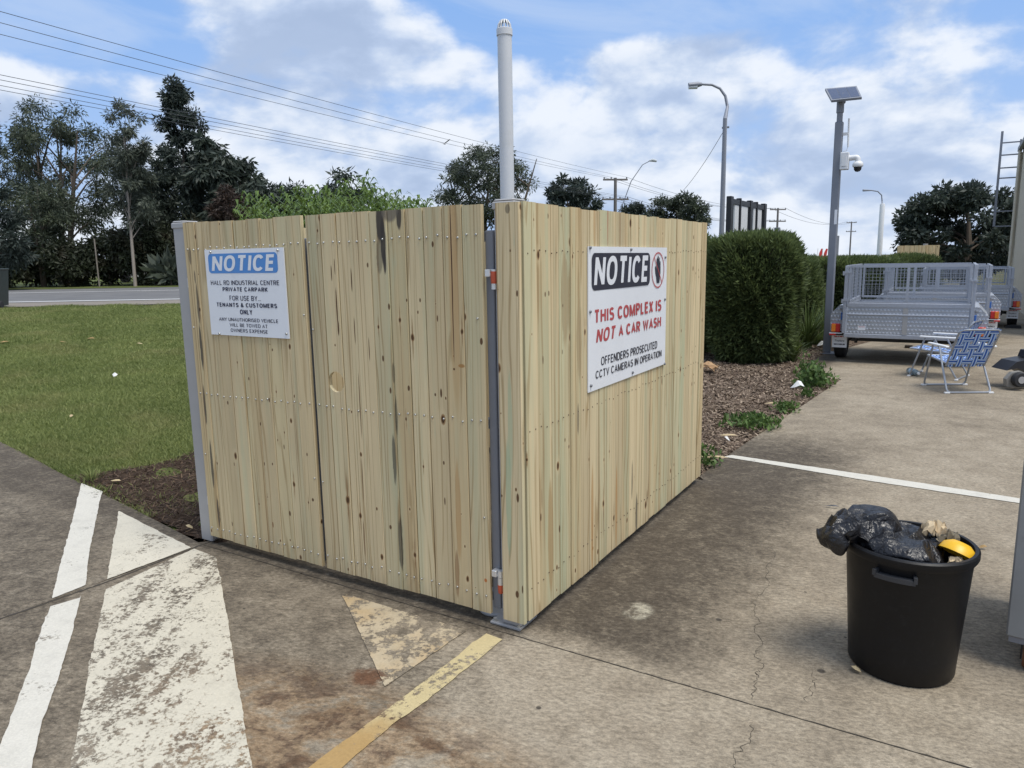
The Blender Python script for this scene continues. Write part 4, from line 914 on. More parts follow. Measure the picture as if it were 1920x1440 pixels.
# ---- white-strapped folding chairs
def stripe_mat(name, axis):
    mt, m = mat(name); x, y, z = m.sep(m.coords('Generated')); u = {'x': x, 'y': y, 'z': z}[axis]
    a = (u - .5).abs(); c = m.mix((.50, .62, .78), (.02, .10, .42), a.ss(.20, .15)); c = m.mix(c, (.06, .20, .55), a.ss(.36, .38)*.85)
    m.out(c, .55, spec=.3); return mt
STX, STY, STZ = stripe_mat('webbing_striped_x', 'x'), stripe_mat('webbing_striped_y', 'y'), stripe_mat('webbing_striped_z', 'z')
def strip(parent, A, B, wdir, w, nrm, off, m, n=24, ph=0):
    """woven strap from A to B, weaving +-off along nrm"""
    A, B, wd_, nn = Vector(A), Vector(B), Vector(wdir).normalized(), Vector(nrm).normalized(); mb = MB(); vs = []
    for i in range(n+1):
        t = i/n; p = A.lerp(B, t) + nn*(off*math.sin((t*5 + ph)*math.pi)); vs += [p - wd_*w/2, p + wd_*w/2]
    k = len(vs); vs += [v - nn*.002 for v in vs]
    fs = [(2*i, 2*i+1, 2*i+3, 2*i+2) for i in range(n)] + [(k+2*i, k+2*i+2, k+2*i+3, k+2*i+1) for i in range(n)]
    for i in range(n): fs += [(2*i, 2*i+2, k+2*i+2, k+2*i), (2*i+1, k+2*i+1, k+2*i+3, 2*i+3)]
    mb.add(vs, fs); return mb.build('strap', m, parent, True)
def bend(pts, r, n=5):
    out = [Vector(pts[0])]
    for i in range(1, len(pts)-1):
        p = Vector(pts[i]); a = (Vector(pts[i-1])-p).normalized(); b = (Vector(pts[i+1])-p).normalized()
        for k in range(n+1): t = k/n; out.append((p+a*r)*(1-t)**2 + p*2*t*(1-t) + (p+b*r)*t*t)
    return out + [Vector(pts[-1])]
def make_chair(label, loc, rz):
    c = thing('folding_chair', label, 'chair', loc, rz, 'blue and white webbed folding chairs'); r_ = .0115; hw = .245
    fr = MB().tube(bend([(-hw, .40, .53), (-hw, .56, .012), (hw, .56, .012), (hw, .40, .53)], .05), r_, 8).build('front_leg_frame', CHAIRT, c, True)
    rf = MB().tube(bend([(-hw+.02, .30, .52), (-hw, 0, .012), (hw, 0, .012), (hw-.02, .30, .52)], .05), r_, 8).build('rear_leg_frame', CHAIRT, c, True)
    for s_ in (-1, 1):
        MB().box(s_*hw-.03, s_*hw+.03, .545, .578, 0, .018, bev=.003).build('foot_cap', WHITEP, fr); MB().box(s_*hw-.03, s_*hw+.03, -.016, .017, 0, .018, bev=.003).build('foot_cap', WHITEP, rf)
    bt = .755; by = -.13
    bk = MB().tube(bend([(-.215, .13, .31), (-.225, by, bt), (.225, by, bt), (.215, .13, .31)], .07), r_, 8).build('back_frame', CHAIRT, c, True)
    sf = MB().tube([(-.215, .12, .335), (-.215, .58, .375), (.215, .58, .375), (.215, .12, .335), (-.215, .12, .335)], r_, 8).build('seat_frame', CHAIRT, c, True)
    bd = Vector((0, by-.13, bt-.31)).normalized(); bn = Vector((0, bd.z, -bd.y))
    def bp_(x, t): return Vector((x, .13 + (by-.13)*t, .31 + (bt-.31)*t))
    for k in range(5): x = -.168 + k*.084; strip(c, bp_(x, -.03), bp_(x, 1.03), (1, 0, 0), .060, bn, .005, STX, 24, k % 2)
    for k in range(5): t = .12 + k*.205; strip(c, bp_(-.225, t), bp_(.225, t), bd, .060, bn, .005, STZ, 24, (k+1) % 2)
    sd = Vector((0, .46, .04)).normalized(); sn = Vector((0, -sd.z, sd.y))
    for k in range(5): x = -.168 + k*.084; strip(c, (x, .11, .335), (x, .59, .377), (1, 0, 0), .054, sn, .005, STX, 24, k % 2)
    for k in range(4): y_ = .17 + k*.115; z_ = .335 + (y_-.12)*.087; strip(c, (-.225, y_, z_), (.225, y_, z_), sd, .054, sn, .005, STY, 24, (k+1) % 2)
    for s_ in (-1, 1):
        MB().box(s_*.265-.022, s_*.265+.022, .03, .46, .53, .553, bev=.006).build('armrest', WHITEP, c)
        MB().tube([(s_*.236, .04, .54), (s_*.222, -.045, .60)], .009, 6).build('arm_link', CHAIRT, c)
    return c
make_chair('nearer blue and white webbed folding chair, seen from behind', (1.725, 7.30, 0), math.atan2(.485, -.25) - math.pi/2)
make_chair('farther blue and white webbed folding chair, half hidden by the nearer one', (1.66, 8.48, 0), math.atan2(.38, -.92) - math.pi/2 - .12 + .25)
CLEARP, m = mat('clear_plastic'); b = m.out((.70, .80, .82), .15, trans=.75, spec=.5)
bo = thing('drink_bottle', 'clear plastic drink bottle lying by the foot of a folding chair', 'bottle', (1.10, 8.50, .045), R(-62))
MB().lathe([(.0, -.13), (.036, -.13), (.042, -.12), (.042, -.06)], 20, (0, 0, 0), False, 'x').lathe([(.042, .03), (.042, .06), (.03, .095), (.015, .115), (.015, .13)], 20, (0, 0, 0), False, 'x').build('bottle_body', CLEARP, bo, True)
MB().lathe([(.0425, -.06), (.0425, .03)], 20, (0, 0, 0), False, 'x').build('bottle_label', simple('pale_blue_label', (.35, .50, .60), .4), bo, True)
MB().lathe([(.017, .125), (.017, .145), (0, .145)], 14, (0, 0, 0), False, 'x').build('bottle_cap', WHITEP, bo, True)

# ---- cage trailers
CHK, m = mat('checker_plate'); x, y, z = m.sep(m.coords('Object')); xx = x + y
w_ = ((xx*64 + ((z*56/3.14159).floor()*1.5708)).sin().abs() + (z*112).sin()*.5)
hh = w_.ss(.75, 1.25); nzz = m.noise(m.coords('Object'), 8, 5, .6)
m.out(m.mix(m.mix((.36, .385, .425), (.47, .495, .54), nzz), (.60, .62, .66), hh*.5), nzz*.2 + .33, .55, m.bump(hh, .7, .006))
def mesh_panel(parent, A, U, Vv, lu, lv, step, r=.0021, name='wire_mesh'):
    A, U, Vv = Vector(A), Vector(U), Vector(Vv); mb = MB(); nu = max(1, round(lu/step)); nv_ = max(1, round(lv/step))
    for i in range(1, nu): mb.tube([A + U*(lu*i/nu), A + U*(lu*i/nu) + Vv*lv], r, 4, False)
    for i in range(1, nv_): mb.tube([A + Vv*(lv*i/nv_), A + Vv*(lv*i/nv_) + U*lu], r, 4, False)
    o = mb.build(name, GALV, parent); o['kind'] = 'stuff'; return o
def make_trailer(label, loc, ch=.59, L=1.85, detail=True):
    t = thing('cage_trailer', label, 'trailer', loc, 0, 'galvanised cage trailers'); W = .81; z0, z1 = .385, .85; zc = z1 + ch
    MB().box(-W, W, .0, .05, z0, z0+.058, bev=.004).build('rear_beam', GALV, t)
    for s_ in (-1, 1): MB().box(s_*.62-.03, s_*.62+.03, .052, L+.2, z0-.01, z0+.05).build('chassis_rail', GALV, t)
    MB().box(-W+.01, W-.01, .055, L, z0+.052, z0+.062).build('floor_sheet', GALV, t)
    dbm = MB()
    for s_ in (-1, 1): dbm.tube([(s_*.55, L-.1, z0+.01), (s_*.04, L+.95, z0+.01)], .03, 4)
    dbm.build('drawbar', GALV, t)
    tg = MB().box(-W+.035, W-.035, .006, .016, z0+.062, z1-.01).build('tailgate', CHK, t)
    MB().box(-.035, .03, -.004, .005, z0+.064, z1-.012).build('tailgate_strap', STEEL, tg)
    MB().tube([(-W+.03, -.004, z0+.35), (W-.03, -.004, z0+.35)], .011, 8).build('tailgate_rod', GALV, tg, True)
    MB().box(-W+.02, W-.02, -.006, .03, z1-.008, z1+.055, bev=.004).build('tailgate_top_rail', GALV, tg)
    if detail: flat('warning_sticker', tg, [(-.62, .50), (-.515, .50), (-.515, .565), (-.62, .565)], .0045, SIGN_W); flat('sticker_red_line', tg, [(-.61, .545), (-.525, .545), (-.525, .553), (-.61, .553)], .0040, RED)
    for s_ in (-1, 1):
        MB().box(s_*W-.012, s_*W+.012, .052, L, z0+.06, z1).build('side_panel', CHK, t)
        MB().box(s_*W-.022, s_*W+.022, .052, L, z1+.001, z1+.035).build('side_top_rail', GALV, t)
        MB().box(s_*(W+.005)-.024, s_*(W+.005)+.024, .0, .048, z0+.06, zc+.01, bev=.003).build('corner_post', GALV, t)
    MB().box(-W, W, L, L+.02, z0+.06, z1).build('front_panel', CHK, t)
    # cage
    for nm, A, U, ln, bars in (('cage_rear', (-W+.03, .018, 0), (1, 0, 0), 2*W-.06, 1), ('cage_side', (-W, .06, 0), (0, 1, 0), L-.08, 2), ('cage_side', (W, .06, 0), (0, 1, 0), L-.08, 2), ('cage_front', (-W+.03, L, 0), (1, 0, 0), 2*W-.06, 1)):
        A, U = Vector(A), Vector(U); za, zb = z1+.058, zc; mb = MB(); q = .014
        e = A + U*ln; nrm = Vector((abs(U.y), abs(U.x), 0))
        def bar(p, q_, w1): d = Vector((abs(p.x-q_.x), abs(p.y-q_.y), abs(p.z-q_.z))); c_ = (p+q_)/2; hx_ = max(d.x/2, .016 if nrm.x or d.z > 0 else .0); hx_ = d.x/2 if d.x > .01 else w1; hy_ = d.y/2 if d.y > .01 else w1; hz_ = d.z/2 if d.z > .01 else w1; mb.box(c_.x-hx_, c_.x+hx_, c_.y-hy_, c_.y+hy_, c_.z-hz_, c_.z+hz_)
        bar(Vector((A.x, A.y, zb)), Vector((e.x, e.y, zb)), .017); bar(Vector((A.x, A.y, za)), Vector((e.x, e.y, za)), .0165)
        ks = [0.018/ln, 1-.018/ln] + [(i+1)/(bars+1) for i in range(bars)]
        for k in ks: P_ = A + U*(ln*k); bar(Vector((P_.x, P_.y, za+.018)), Vector((P_.x, P_.y, zb-.018)), .0175 if k not in ks[:2] else .016)
        fo = mb.build(nm, GALV, t); mesh_panel(fo, (A.x, A.y, za), U, (0, 0, 1), ln, zb-za, .052)
    for z_ in (z1+.08, zc-.10): MB().box(-W-.05, -W+.06, -.014, -.001, z_, z_+.03).box(-W-.055, -W-.03, -.02, -.001, z_-.03, z_+.03).build('cage_hinge', GALV, t)
    MB().box(W-.05, W+.04, -.03, -.001, zc-.22, zc-.195).tube([(W-.02, -.02, zc-.20), (W-.02, -.02, z1+.1)], .008, 6).build('cage_latch', GALV, t)
    for s_ in (-1, 1):
        pr = [(s_*(W+.015), .47), (s_*(W+.015), .86), (s_*(W+.09), .86), (s_*(W+.205), .73), (s_*(W+.205), .47)]
        mbf = MB().prism(pr, 0, .016, Matrix(((1, 0, 0, 0), (0, 0, 1, .10), (0, 1, 0, 0), (0, 0, 0, 1))))
        for (xa, za), (xb, zb) in zip(pr[1:4], pr[2:5]):
            xi, zi = xa - s_*.008, za; n0_ = len(mbf.v); mbf.add([(xa, .116, za), (xb, .116, zb), (xb, 1.25, zb), (xa, 1.25, za), (xa - s_*.006, .116, za-.008), (xb - s_*.006, .116, zb-.008), (xb - s_*.006, 1.25, zb-.008), (xa - s_*.006, 1.25, za-.008)], [(0, 1, 2, 3), (7, 6, 5, 4), (0, 4, 5, 1), (1, 5, 6, 2), (2, 6, 7, 3), (3, 7, 4, 0)])
        mbf.build('mudguard', CHK, t)
        lx = s_*(W+.12); lt = MB().box(lx-.062, lx+.062, .06, .098, .455, .585, bev=.006).build('tail_light', REDL, t)
        ax_ = lx + s_*.032; MB().box(ax_-.030, ax_+.030, .045, .0595, .462, .578, bev=.004).build('amber_lens', AMBER, lt); ax_ = lx - s_*.030; MB().box(ax_-.030, ax_+.030, .046, .0595, .462, .578, bev=.004).build('red_lens', REDL, lt)
        bl = MB().box(lx-.09, lx+.09, .05, .11, .432, .446).build('light_bracket', WHITEP, t); MB().box(lx - .045 + s_*.04, lx + .045 + s_*.04, .042, .056, .405, .431, bev=.003).build('reflector', REDL, bl)
        fx = s_*(W+.075); fl = MB().box(fx-.105, fx+.105, .20, .206, .205, .395).build('mud_flap', SIGN_W, t)
        for zz, wd_, mm in ((.365, .15, RED), (.245, .155, INK)):
            mq = MB(); xq = fx - wd_/2
            for part in (.28, .12, .26, .2): mq.box(xq, xq + wd_*part, .1975, .1995, zz, zz+.018); xq += wd_*(part + .046)
            mq.build('flap_print', mm, fl)['kind'] = 'stuff'
        lettering(fl, 'Trailers', fx-.07, fx+.07, .295, .325, INK, .1985, .1, .25)
        MB().box(s_*(W+.045)-.014, s_*(W+.045)+.014, .07, .099, .64, .75, bev=.004).build('blue_handle', BLUEP, t)
        MB().lathe([(0, 0), (.03, 0), (.03, .02), (0, .02)], 12, (s_*(W+.05), .10, .80)).build('rope_hook', GALV, t)
        wx = s_*(W+.10); wh = thing_part = MB().lathe([(.19, -.082), (.255, -.085), (.288, -.07), (.298, -.03), (.298, .03), (.288, .07), (.255, .085), (.19, .082)], 36, (wx, .66, .298), False, 'x').build('tyre', CHAIN, t, True)
        MB().lathe([(.19, -.075), (.17, -.03), (.06, -.02), (0, -.02), ], 28, (wx, .66, .298), False, 'x').lathe([(.19, .075), (.17, .03), (.06, .02), (0, .02)], 28, (wx, .66, .298), False, 'x').build('rim', GALV, wh, True)
        MB().box(s_*.70-.03, s_*.70+.03, .30, 1.05, .30, .335).box(s_*.70-.02, s_*.70+.02, .62, .70, .24, .385).build('leaf_spring', BLACKM, t)
    MB().box(-.80, .80, .63, .69, .27, .33).build('axle', BLACKM, t)
    return t
make_trailer('nearest galvanised cage trailer, behind the folding chairs', (.91, 9.40, 0))
make_trailer('middle galvanised cage trailer, mostly behind the nearest one', (1.185, 12.75, 0), .53)
make_trailer('farthest galvanised cage trailer, beside the cream shed', (1.68, 16.1, 0), .42)
ck = MB().prism([(-.14, 0), (.14, 0), (.14, .05), (-.0, .07), (-.14, .05)], -.13, .13, Matrix(((1, 0, 0, 2.60), (0, 0, 1, 16.35), (0, 1, 0, 0), (0, 0, 0, 1)))).build('wheel_block', CHAIN); tag(ck, 'black rubber block at the wheel of the farthest trailer', 'block')
q = G(1695, 668); blk = MB().box(-.06, .06, -.05, .05, 0, .05, bev=.008).build('timber_block', simple('dark_timber_block', (.05, .04, .03), .9), None, False, (float(q[0]), float(q[1])+1.2, .0)); tag(blk, 'small dark block on the concrete under the nearest trailer', 'block')

# ---- black wheeled machine cut by the right edge
mc = thing('wheeled_machine', 'black machine with a grey arm and small roller wheel at the right edge', 'machine', (2.20, 7.95, 0), R(31)); mc.scale = (1.3, 1.3, 1.3)
def xz(poly): return poly
MXZ = lambda y: Matrix(((1, 0, 0, 0), (0, 0, 1, y), (0, 1, 0, 0), (0, 0, 0, 1)))
MB().prism([(-.14, .03), (-.15, .10), (-.10, .16), (-.02, .17), (.10, .10), (.30, .02), (.32, -.0), (.20, .0), (.06, .06), (-.02, .05), (-.08, .02)], 0, .05, MXZ(-.10)).build('grey_arm', simple('worn_grey_casting', (.28, .27, .25), .6, .3, .3, 20), mc)
MB().prism([(-.12, .17), (-.03, .25), (.10, .27), (.9, .26), (.9, .06), (.35, .03), (.12, .12), (-.02, .19)], 0, .22, MXZ(-.045)).build('black_cover', BLACKM, mc)
MB().prism([(.10, .275), (.12, .34), (.22, .35), (.25, .44), (.9, .50), (.9, .275)], 0, .16, MXZ(-.01)).build('black_housing', BLACKM, mc)
wl = MB().lathe([(.02, -.03), (.06, -.03), (.066, -.02), (.066, .02), (.06, .03), (.02, .03)], 24, (-.06, -.14, .10), True, 'y').build('roller_wheel', CHAIN, mc, True)
MB().lathe([(.0, -.034), (.032, -.034), (.032, .034), (0, .034)], 18, (-.06, -.14, .10), False, 'y').build('roller_hub', STEEL, wl, True)
MB().lathe([(.02, -.03), (.08, -.03), (.09, 0), (.08, .03), (.02, .03)], 24, (.55, -.02, .09), True, 'y').build('drive_wheel', CHAIN, mc, True)

# ---- solar camera pole
sp = thing('camera_pole', 'grey steel pole with solar panel and dome security camera beside the trailers', 'pole', (-.267, 10.464, 0))
def SPx(x, y, Y=10.464): p = PY(x, y, Y); return Vector((float(p[0])+.267, float(p[1])-10.464, float(p[2])))
top = SPx(1581, 186); zk = SPx(1578, 228).z
MB().box(-.058, .058, -.058, .058, .012, zk, bev=.012).build('pole', GALV_P, sp); MB().lathe([(.044, zk), (.044, top.z)], 16).lathe([(.056, top.z-.20), (.056, top.z-.03)], 16, (0, 0, 0), True).build('pole_top', GALV_P, sp, True)
MB().box(-.15, .15, -.15, .15, 0, .014, bev=.003).build('base_plate', GALV_P, sp)
C4 = [SPx(1547, 166, 10.80), SPx(1606, 161, 10.80), SPx(1616, 182, 10.25), SPx(1559, 188, 10.25)]
nn = (C4[1]-C4[0]).cross(C4[3]-C4[0]).normalized(); nn = nn if nn.z > 0 else -nn
MB().add([tuple(v - nn*.035) for v in C4] + [tuple(v) for v in C4], [(0, 1, 2, 3), (7, 6, 5, 4), (0, 4, 5, 1), (1, 5, 6, 2), (2, 6, 7, 3), (3, 7, 4, 0)]).build('solar_panel', GALV_P, sp)
SOLAR = simple('solar_cells', (.05, .07, .13), .35, 0, .1, 10, spec=.4)
pnl = [o for o in sp.children if o.name.startswith('solar_panel')][0]
def pq(u, v): return C4[0].lerp(C4[1], u).lerp(C4[3].lerp(C4[2], u), v) + nn*.002
for i in range(3):
    u0, u1 = .05 + i*.305, .05 + i*.305 + .29; MB().add([tuple(pq(a, b)) for a, b in ((u0, .08), (u1, .08), (u1, .92), (u0, .92))], [(0, 1, 2, 3)]).build('solar_cell', SOLAR, pnl)
MB().tube([top + Vector((0, 0, -.05)), (C4[0]+C4[2])/2 - nn*.03], .04, 10).build('panel_bracket', GALV_P, sp)
a0, a1 = SPx(1592, 222), SPx(1590, 275); MB().tube([a1, a0], .014, 8).tube([a1, a1 + Vector((-.02, 0, -.06)), SPx(1581, 284)], .006, 6).build('antenna', WHITEP, sp, True)
b0 = SPx(1586, 251); MB().box(b0.x-.05, b0.x+.035, -.02, .02, b0.z-.02, b0.z+.02).build('antenna_bracket', WHITEP, sp)
j0, j1 = SPx(1577, 288), SPx(1591, 319); bxo = MB().box(j0.x+.01, j1.x+.01, -.16, -.03, j1.z, j0.z, bev=.008).build('junction_box', WHITEP, sp); MB().box(j0.x+.03, j1.x-.02, -.168, -.1605, j1.z+.05, j0.z-.05, bev=.003).build('box_door', WHITEP, bxo)
cA, cB, cC = SPx(1592, 298), SPx(1609, 296), SPx(1610, 306)
arm = MB().tube(bend([cA + Vector((0, -.09, 0)), cB + Vector((0, -.09, .0)), cC + Vector((0, -.09, -.0))], .03, 6), [.042]*9, 14).build('camera_arm', WHITEP, sp, True)
d0 = cC + Vector((0, -.09, -.02)); dome = MB().lathe([(.03, .045), (.062, .03), (.078, 0), (.078, -.035), (.07, -.045), (.0, -.045)], 24, d0).build('dome_camera', WHITEP, sp, True); MB().lathe([(.058, -.046), (.054, -.085), (.035, -.112), (0, -.122)], 20, d0).build('camera_lens_dome', BLACKM, dome, True)
flat('pole_sticker', sp, [(.01, 2.10), (.05, 2.10), (.05, 2.33), (.01, 2.33)], -.0595, SIGN_W)

# ================================================================ the street beyond
def far(px, py, D): p = DP(px, py, D); return Vector((float(p[0]), float(p[1]), float(p[2])))
# tall lamp with a swan neck
B = far(1352, 470, 27); g0 = gh(B); sl_ = thing('street_lamp', 'tall grey swan-neck street lamp rising behind the near hedge', 'lamp', (B.x, B.y, g0), 0, 'street lamps')
def rel(v, o): return v - Vector(o.location)
tp = [far(1362, 230, 27), far(1364, 200, 27), far(1360, 180, 27), far(1350, 166, 27), far(1335, 159, 27), far(1316, 158, 27)]
zt = rel(tp[0], sl_).z
MB().tube([(0, 0, 0), (0, 0, zt)] + [Vector((rel(p, sl_).x, rel(p, sl_).y, rel(p, sl_).z)) for p in tp[1:]], [.10, .075, .055, .05, .046, .043, .04], 12).build('lamp_pole', GALV_P, sl_, True)
h0 = rel(far(1316, 158, 27), sl_); h1 = rel(far(1291, 160, 27), sl_); hd = MB().tube([h0, h0.lerp(h1, .3), h1], [.06, .10, .09], 10).build('lamp_head', GALV_P, sl_, True); MB().tube([h0.lerp(h1, .35) - Vector((0, 0, .07)), h1 - Vector((0, 0, .07))], [.085, .07], 10).build('lamp_lens', LAMPG, hd, True)
k0 = rel(far(1361, 239, 27), sl_); MB().box(k0.x-.14, k0.x+.12, k0.y-.03, k0.y+.03, k0.z-.03, k0.z+.03).build('cable_clamp', STEEL_D, sl_)
# lamp on a white sleeve
B = far(1649, 470, 40); s3 = thing('street_lamp', 'distant thin lamp rising out of a white cylindrical column', 'lamp', (B.x, B.y, 0), 0, 'street lamps')
zc_ = far(1650, 383, 40).z; MB().lathe([(.14, 0), (.13, zc_-.05), (.11, zc_), (0, zc_)], 20).build('white_column', WHITEP, s3, True)
ar = [Vector((0, 0, zc_-.1))] + [rel(far(x, y, 40), s3) for x, y in ((1654, 378), (1653, 366), (1646, 359), (1634, 357), (1618, 357))]; MB().tube(ar, [.04, .035, .032, .03, .03, .06], 8).build('lamp_arm', GALV_P, s3, True)
B = far(1566, 475, 32); gp = MB().lathe([(.13, 0), (.13, 2.42), (0, 2.42)], 20).build('steel_bollard_post', GALV_P, None, True, (B.x, B.y, 0)); tag(gp, 'thick grey round post behind the camera pole', 'post')
# sign frame seen from behind
A_, B_ = far(1367, 440, 17.5), far(1430, 440, 20.2); dd = Vector((B_.x-A_.x, B_.y-A_.y, 0)); Ls = dd.length
sb = thing('sign_frame', 'tall black and white sign frame seen from behind above the near hedge', 'sign', (A_.x, A_.y, 0), math.atan2(dd.y, dd.x)); ztop = far(1367, 369, 17.5).z
for u, w_ in ((0, .22), (.235, .08), (.55, .22), (.73, .08), (1, .24)): MB().box(u*Ls-w_/2, u*Ls+w_/2, -.06, .06, 0, ztop, bev=.01).build('upright', BLACKM, sb)
for u0, u1 in ((.10, .205), (.265, .46), (.64, .70), (.76, .90)): MB().box(u0*Ls, u1*Ls, -.03, .03, 1.0, ztop-.18).build('white_panel', WHITEP, sb)
MB().box(.0, Ls, -.045, .045, ztop-.17, ztop-.05).build('top_rail', BLACKM, sb)
# power poles, arms and wires
def power_pole(px, D, ytop, arms, label, rot, street=False, xf=False):
    B = far(px, 480, D); t = thing('power_pole', label, 'power pole', (B.x, B.y, gh(B)), rot, 'timber power poles'); zt = far(px, ytop, D).z - gh(B)
    MB().tube([(0, 0, 0), (0, 0, zt)], [.17, .12], 12).build('pole', POLEW, t, True)
    for dz_, hl in arms:
        a = MB().box(-hl, hl, -.06, .06, zt-dz_-.07, zt-dz_+.07).build('crossarm', POLEW, t)
        for u in (-.92, -.35, .92) if dz_ < 1 else (-.92, -.4, .35, .92): MB().lathe([(.02, .07), (.05, .10), (.05, .17), (.03, .22), (0, .22)], 8, (u*hl, 0, zt-dz_), True).build('insulator', WIRE, a)
    if street:
        MB().tube([(.1, 0, zt-3.6), (1.3, -.2, zt-.3), (2.2, -.4, zt+1.0), (2.8, -.5, zt+1.3)], [.035, .035, .03, .03], 6).build('lamp_arm', GALV_P, t, True); MB().tube([(2.7, -.5, zt+1.3), (3.0, -.55, zt+1.36), (3.35, -.6, zt+1.28)], [.05, .14, .1], 8).build('lamp_head', LAMPG, t, True); MB().box(0, 1.0, -.03, .03, zt-1.75, zt-1.69).build('lamp_strut', GALV_P, t)
    if xf: MB().lathe([(.0, zt-3.4), (.35, zt-3.4), (.38, zt-2.5), (0, zt-2.45)], 16, (.0, .0, 0)).build('transformer', STEEL_D, t, True); MB().tube([(-1.5, 0, zt-3.6), (2.2, 0, zt-3.5)], .07, 6).build('lower_arm', POLEW, t)
    t['zt'] = zt; return t
prot = math.atan2(RH[1], RH[0]) + R(8)
pp1 = power_pole(1153, 62, 336, ((.15, 1.05), (1.75, 1.15)), 'nearest timber power pole with two crossarms and a raked street light', prot, True)
pp2 = power_pole(1455, 96, 391, ((.2, 1.1), (1.7, 1.15)), 'timber power pole carrying a transformer, right of the black sign frame', prot, False, True)
pp3 = power_pole(1593, 150, 416, ((.2, 1.1), (2.0, 1.1)), 'farthest timber power pole, between camera pole and white column', prot)
zref = pp1['zt'] + pp1.location.z
def wire(A, B, sag, label, r=.0085, group='overhead power wires', n=28):
    A, B = Vector(A), Vector(B); P_ = []
    for i in range(n+1): t = i/n; p = A.lerp(B, t); p.z -= sag*4*t*(1-t); P_.append(p)
    o = MB().tube(P_, r, 5).build('power_wire', WIRE, None, True); tag(o, label, 'wire', group); return o
def tip(t, dz_, u, hl): c_, s_ = math.cos(t.rotation_euler[2]), math.sin(t.rotation_euler[2]); return Vector((t.location.x + c_*u*hl, t.location.y + s_*u*hl, t.location.z + t['zt'] - dz_ + .2))
# left ends follow the photograph where the wires leave the frame
W1 = [(0, -8, 18.0), (0, 14, 18.6), (0, 37, 19.4)]; W2 = [(0, 121, 19.6), (0, 131, 20.2), (0, 142, 20.8), (0, 151, 21.4)]
def reach(px, py, D, B):                          # carry the wire on past the frame to the next pole
    a = far(px, py, D); return a + (a-B)*.5
for k, u in enumerate((.92, -.35, -.92)):
    e = tip(pp1, .15, u, 1.05); wire(reach(*W1[k], e), e, .42, ('highest', 'middle', 'lowest')[k] + ' of the three upper power wires crossing the sky at left'); wire(e, tip(pp2, .2, u, 1.1), .9, ('right', 'middle', 'left')[k] + ' upper power wire running on between the two nearest poles', .013)
for k, u in enumerate((.92, .35, -.4, -.92)):
    e = tip(pp1, 1.75, u, 1.15); wire(reach(*W2[k], e), e, .30, ('highest', 'second', 'third', 'lowest')[k] + ' of the four lower power wires crossing the treetops at left'); wire(e, tip(pp2, 1.7, u, 1.15), .9, ('first', 'second', 'third', 'fourth')[k] + ' lower power wire running on between the two nearest poles, from the right', .013)
for k, u in enumerate((.92, -.92)): wire(tip(pp2, .2, u, 1.1), tip(pp3, .2, u, 1.1), 1.2, ('right', 'left')[k] + ' power wire between the transformer pole and the farthest pole', .02)
wire(far(1360, 240, 27), far(1215, 382, 58), 1.2, 'single service wire drooping from the tall street lamp to the trees', .010, None)
for d_ in (pp1, pp2, pp3): del d_['zt']
# red flags
for px, lab in ((1537, 'left of two small red flags above the far hedge'), (1546, 'right of two small red flags above the far hedge')):
    B = far(px-4, 478, 34); f_ = thing('feather_flag', lab, 'flag', (B.x, B.y, 0), 0, 'red flags'); zt = far(px, 466, 34).z
    MB().tube([(0, 0, 0), (0, 0, zt)], .012, 6).build('flag_pole', WHITEP, f_); u = Vector((RH[0], RH[1], 0)); MB().add([tuple(u*a + Vector((0, .012*b, z_))) for b in (0, 1) for a, z_ in ((.02, zt-.9), (.10, zt-.62), (.20, zt-.28), (.24, zt-.02), (.16, zt), (.07, zt-.2), (.03, zt-.5))], [tuple(range(7)), tuple(reversed(range(7, 14)))] + [(i, 7+i, 7+(i+1) % 7, (i+1) % 7) for i in range(7)]).build('flag_cloth', simple('red_flag_cloth', (.62, .05, .05), .6), f_)
# cream shed with its ladder
sx0, sy0 = 3.06, 27.6; sh = thing('metal_shed', 'cream ribbed metal shed wall at the right edge', 'building', (sx0, sy0, 0)); Hs = float(PY(1898, 280, sy0)[2])
P_ = []; x_ = 0
while x_ < 13: P_ += [(x_, 0), (x_+.13, 0), (x_+.15, .03), (x_+.19, .03), (x_+.21, 0)]; x_ += .23
mb = MB(); n = len(P_); mb.add([(-y_, -x_, 0) for x_, y_ in P_] + [(-y_, -x_, Hs) for x_, y_ in P_], [(i, i+1, n+i+1, n+i) for i in range(n-1)]); mb.build('side_wall', CREAM, sh)
MB().box(.0, 12, -.05, -.0, 0, Hs).build('end_wall', CREAM, sh)
MB().box(-.05, 12, -13.1, .05, Hs+.002, Hs+.10).build('roof_edge', simple('dark_grey_fascia', (.07, .075, .09), .5, .2), sh); MB().box(-.17, -.052, -13.1, .05, Hs-.10, Hs+.06, bev=.02).build('gutter', simple('grey_gutter', (.20, .21, .23), .5, .2), sh)
MB().box(-.07, -.0, -.10, .04, 0, Hs-.12).build('corner_flashing', CREAM, sh)
MB().tube([(-.12, -.45, 0), (-.12, -.45, Hs-.1)], .05, 10).build('downpipe', CREAM, sh, True)
ld = thing('wall_ladder', 'grey steel access ladder standing off the corner of the cream shed', 'ladder', (sx0, sy0, 0))
def LX(x, y): p = PY(x, y, sy0-.25); return float(p[0])-sx0, float(p[2])
xl0, zl0 = LX(1862, 425); xl1, zl1 = LX(1881, 246); xl = (xl0+xl1)/2
MB().box(xl-.035, xl+.035, -.28, -.22, zl0, zl1).build('ladder_stile', GALV_P, ld); MB().box(-.14, -.09, -.28, -.22, zl0-1.0, zl1-.3).build('ladder_stile', GALV_P, ld)
for yy_ in (268, 291, 315, 334, 396, 424): z_ = LX(1880, yy_)[1]; MB().box(xl+.035, -.14, -.27, -.23, z_-.02, z_+.02).build('rung', GALV_P, ld)
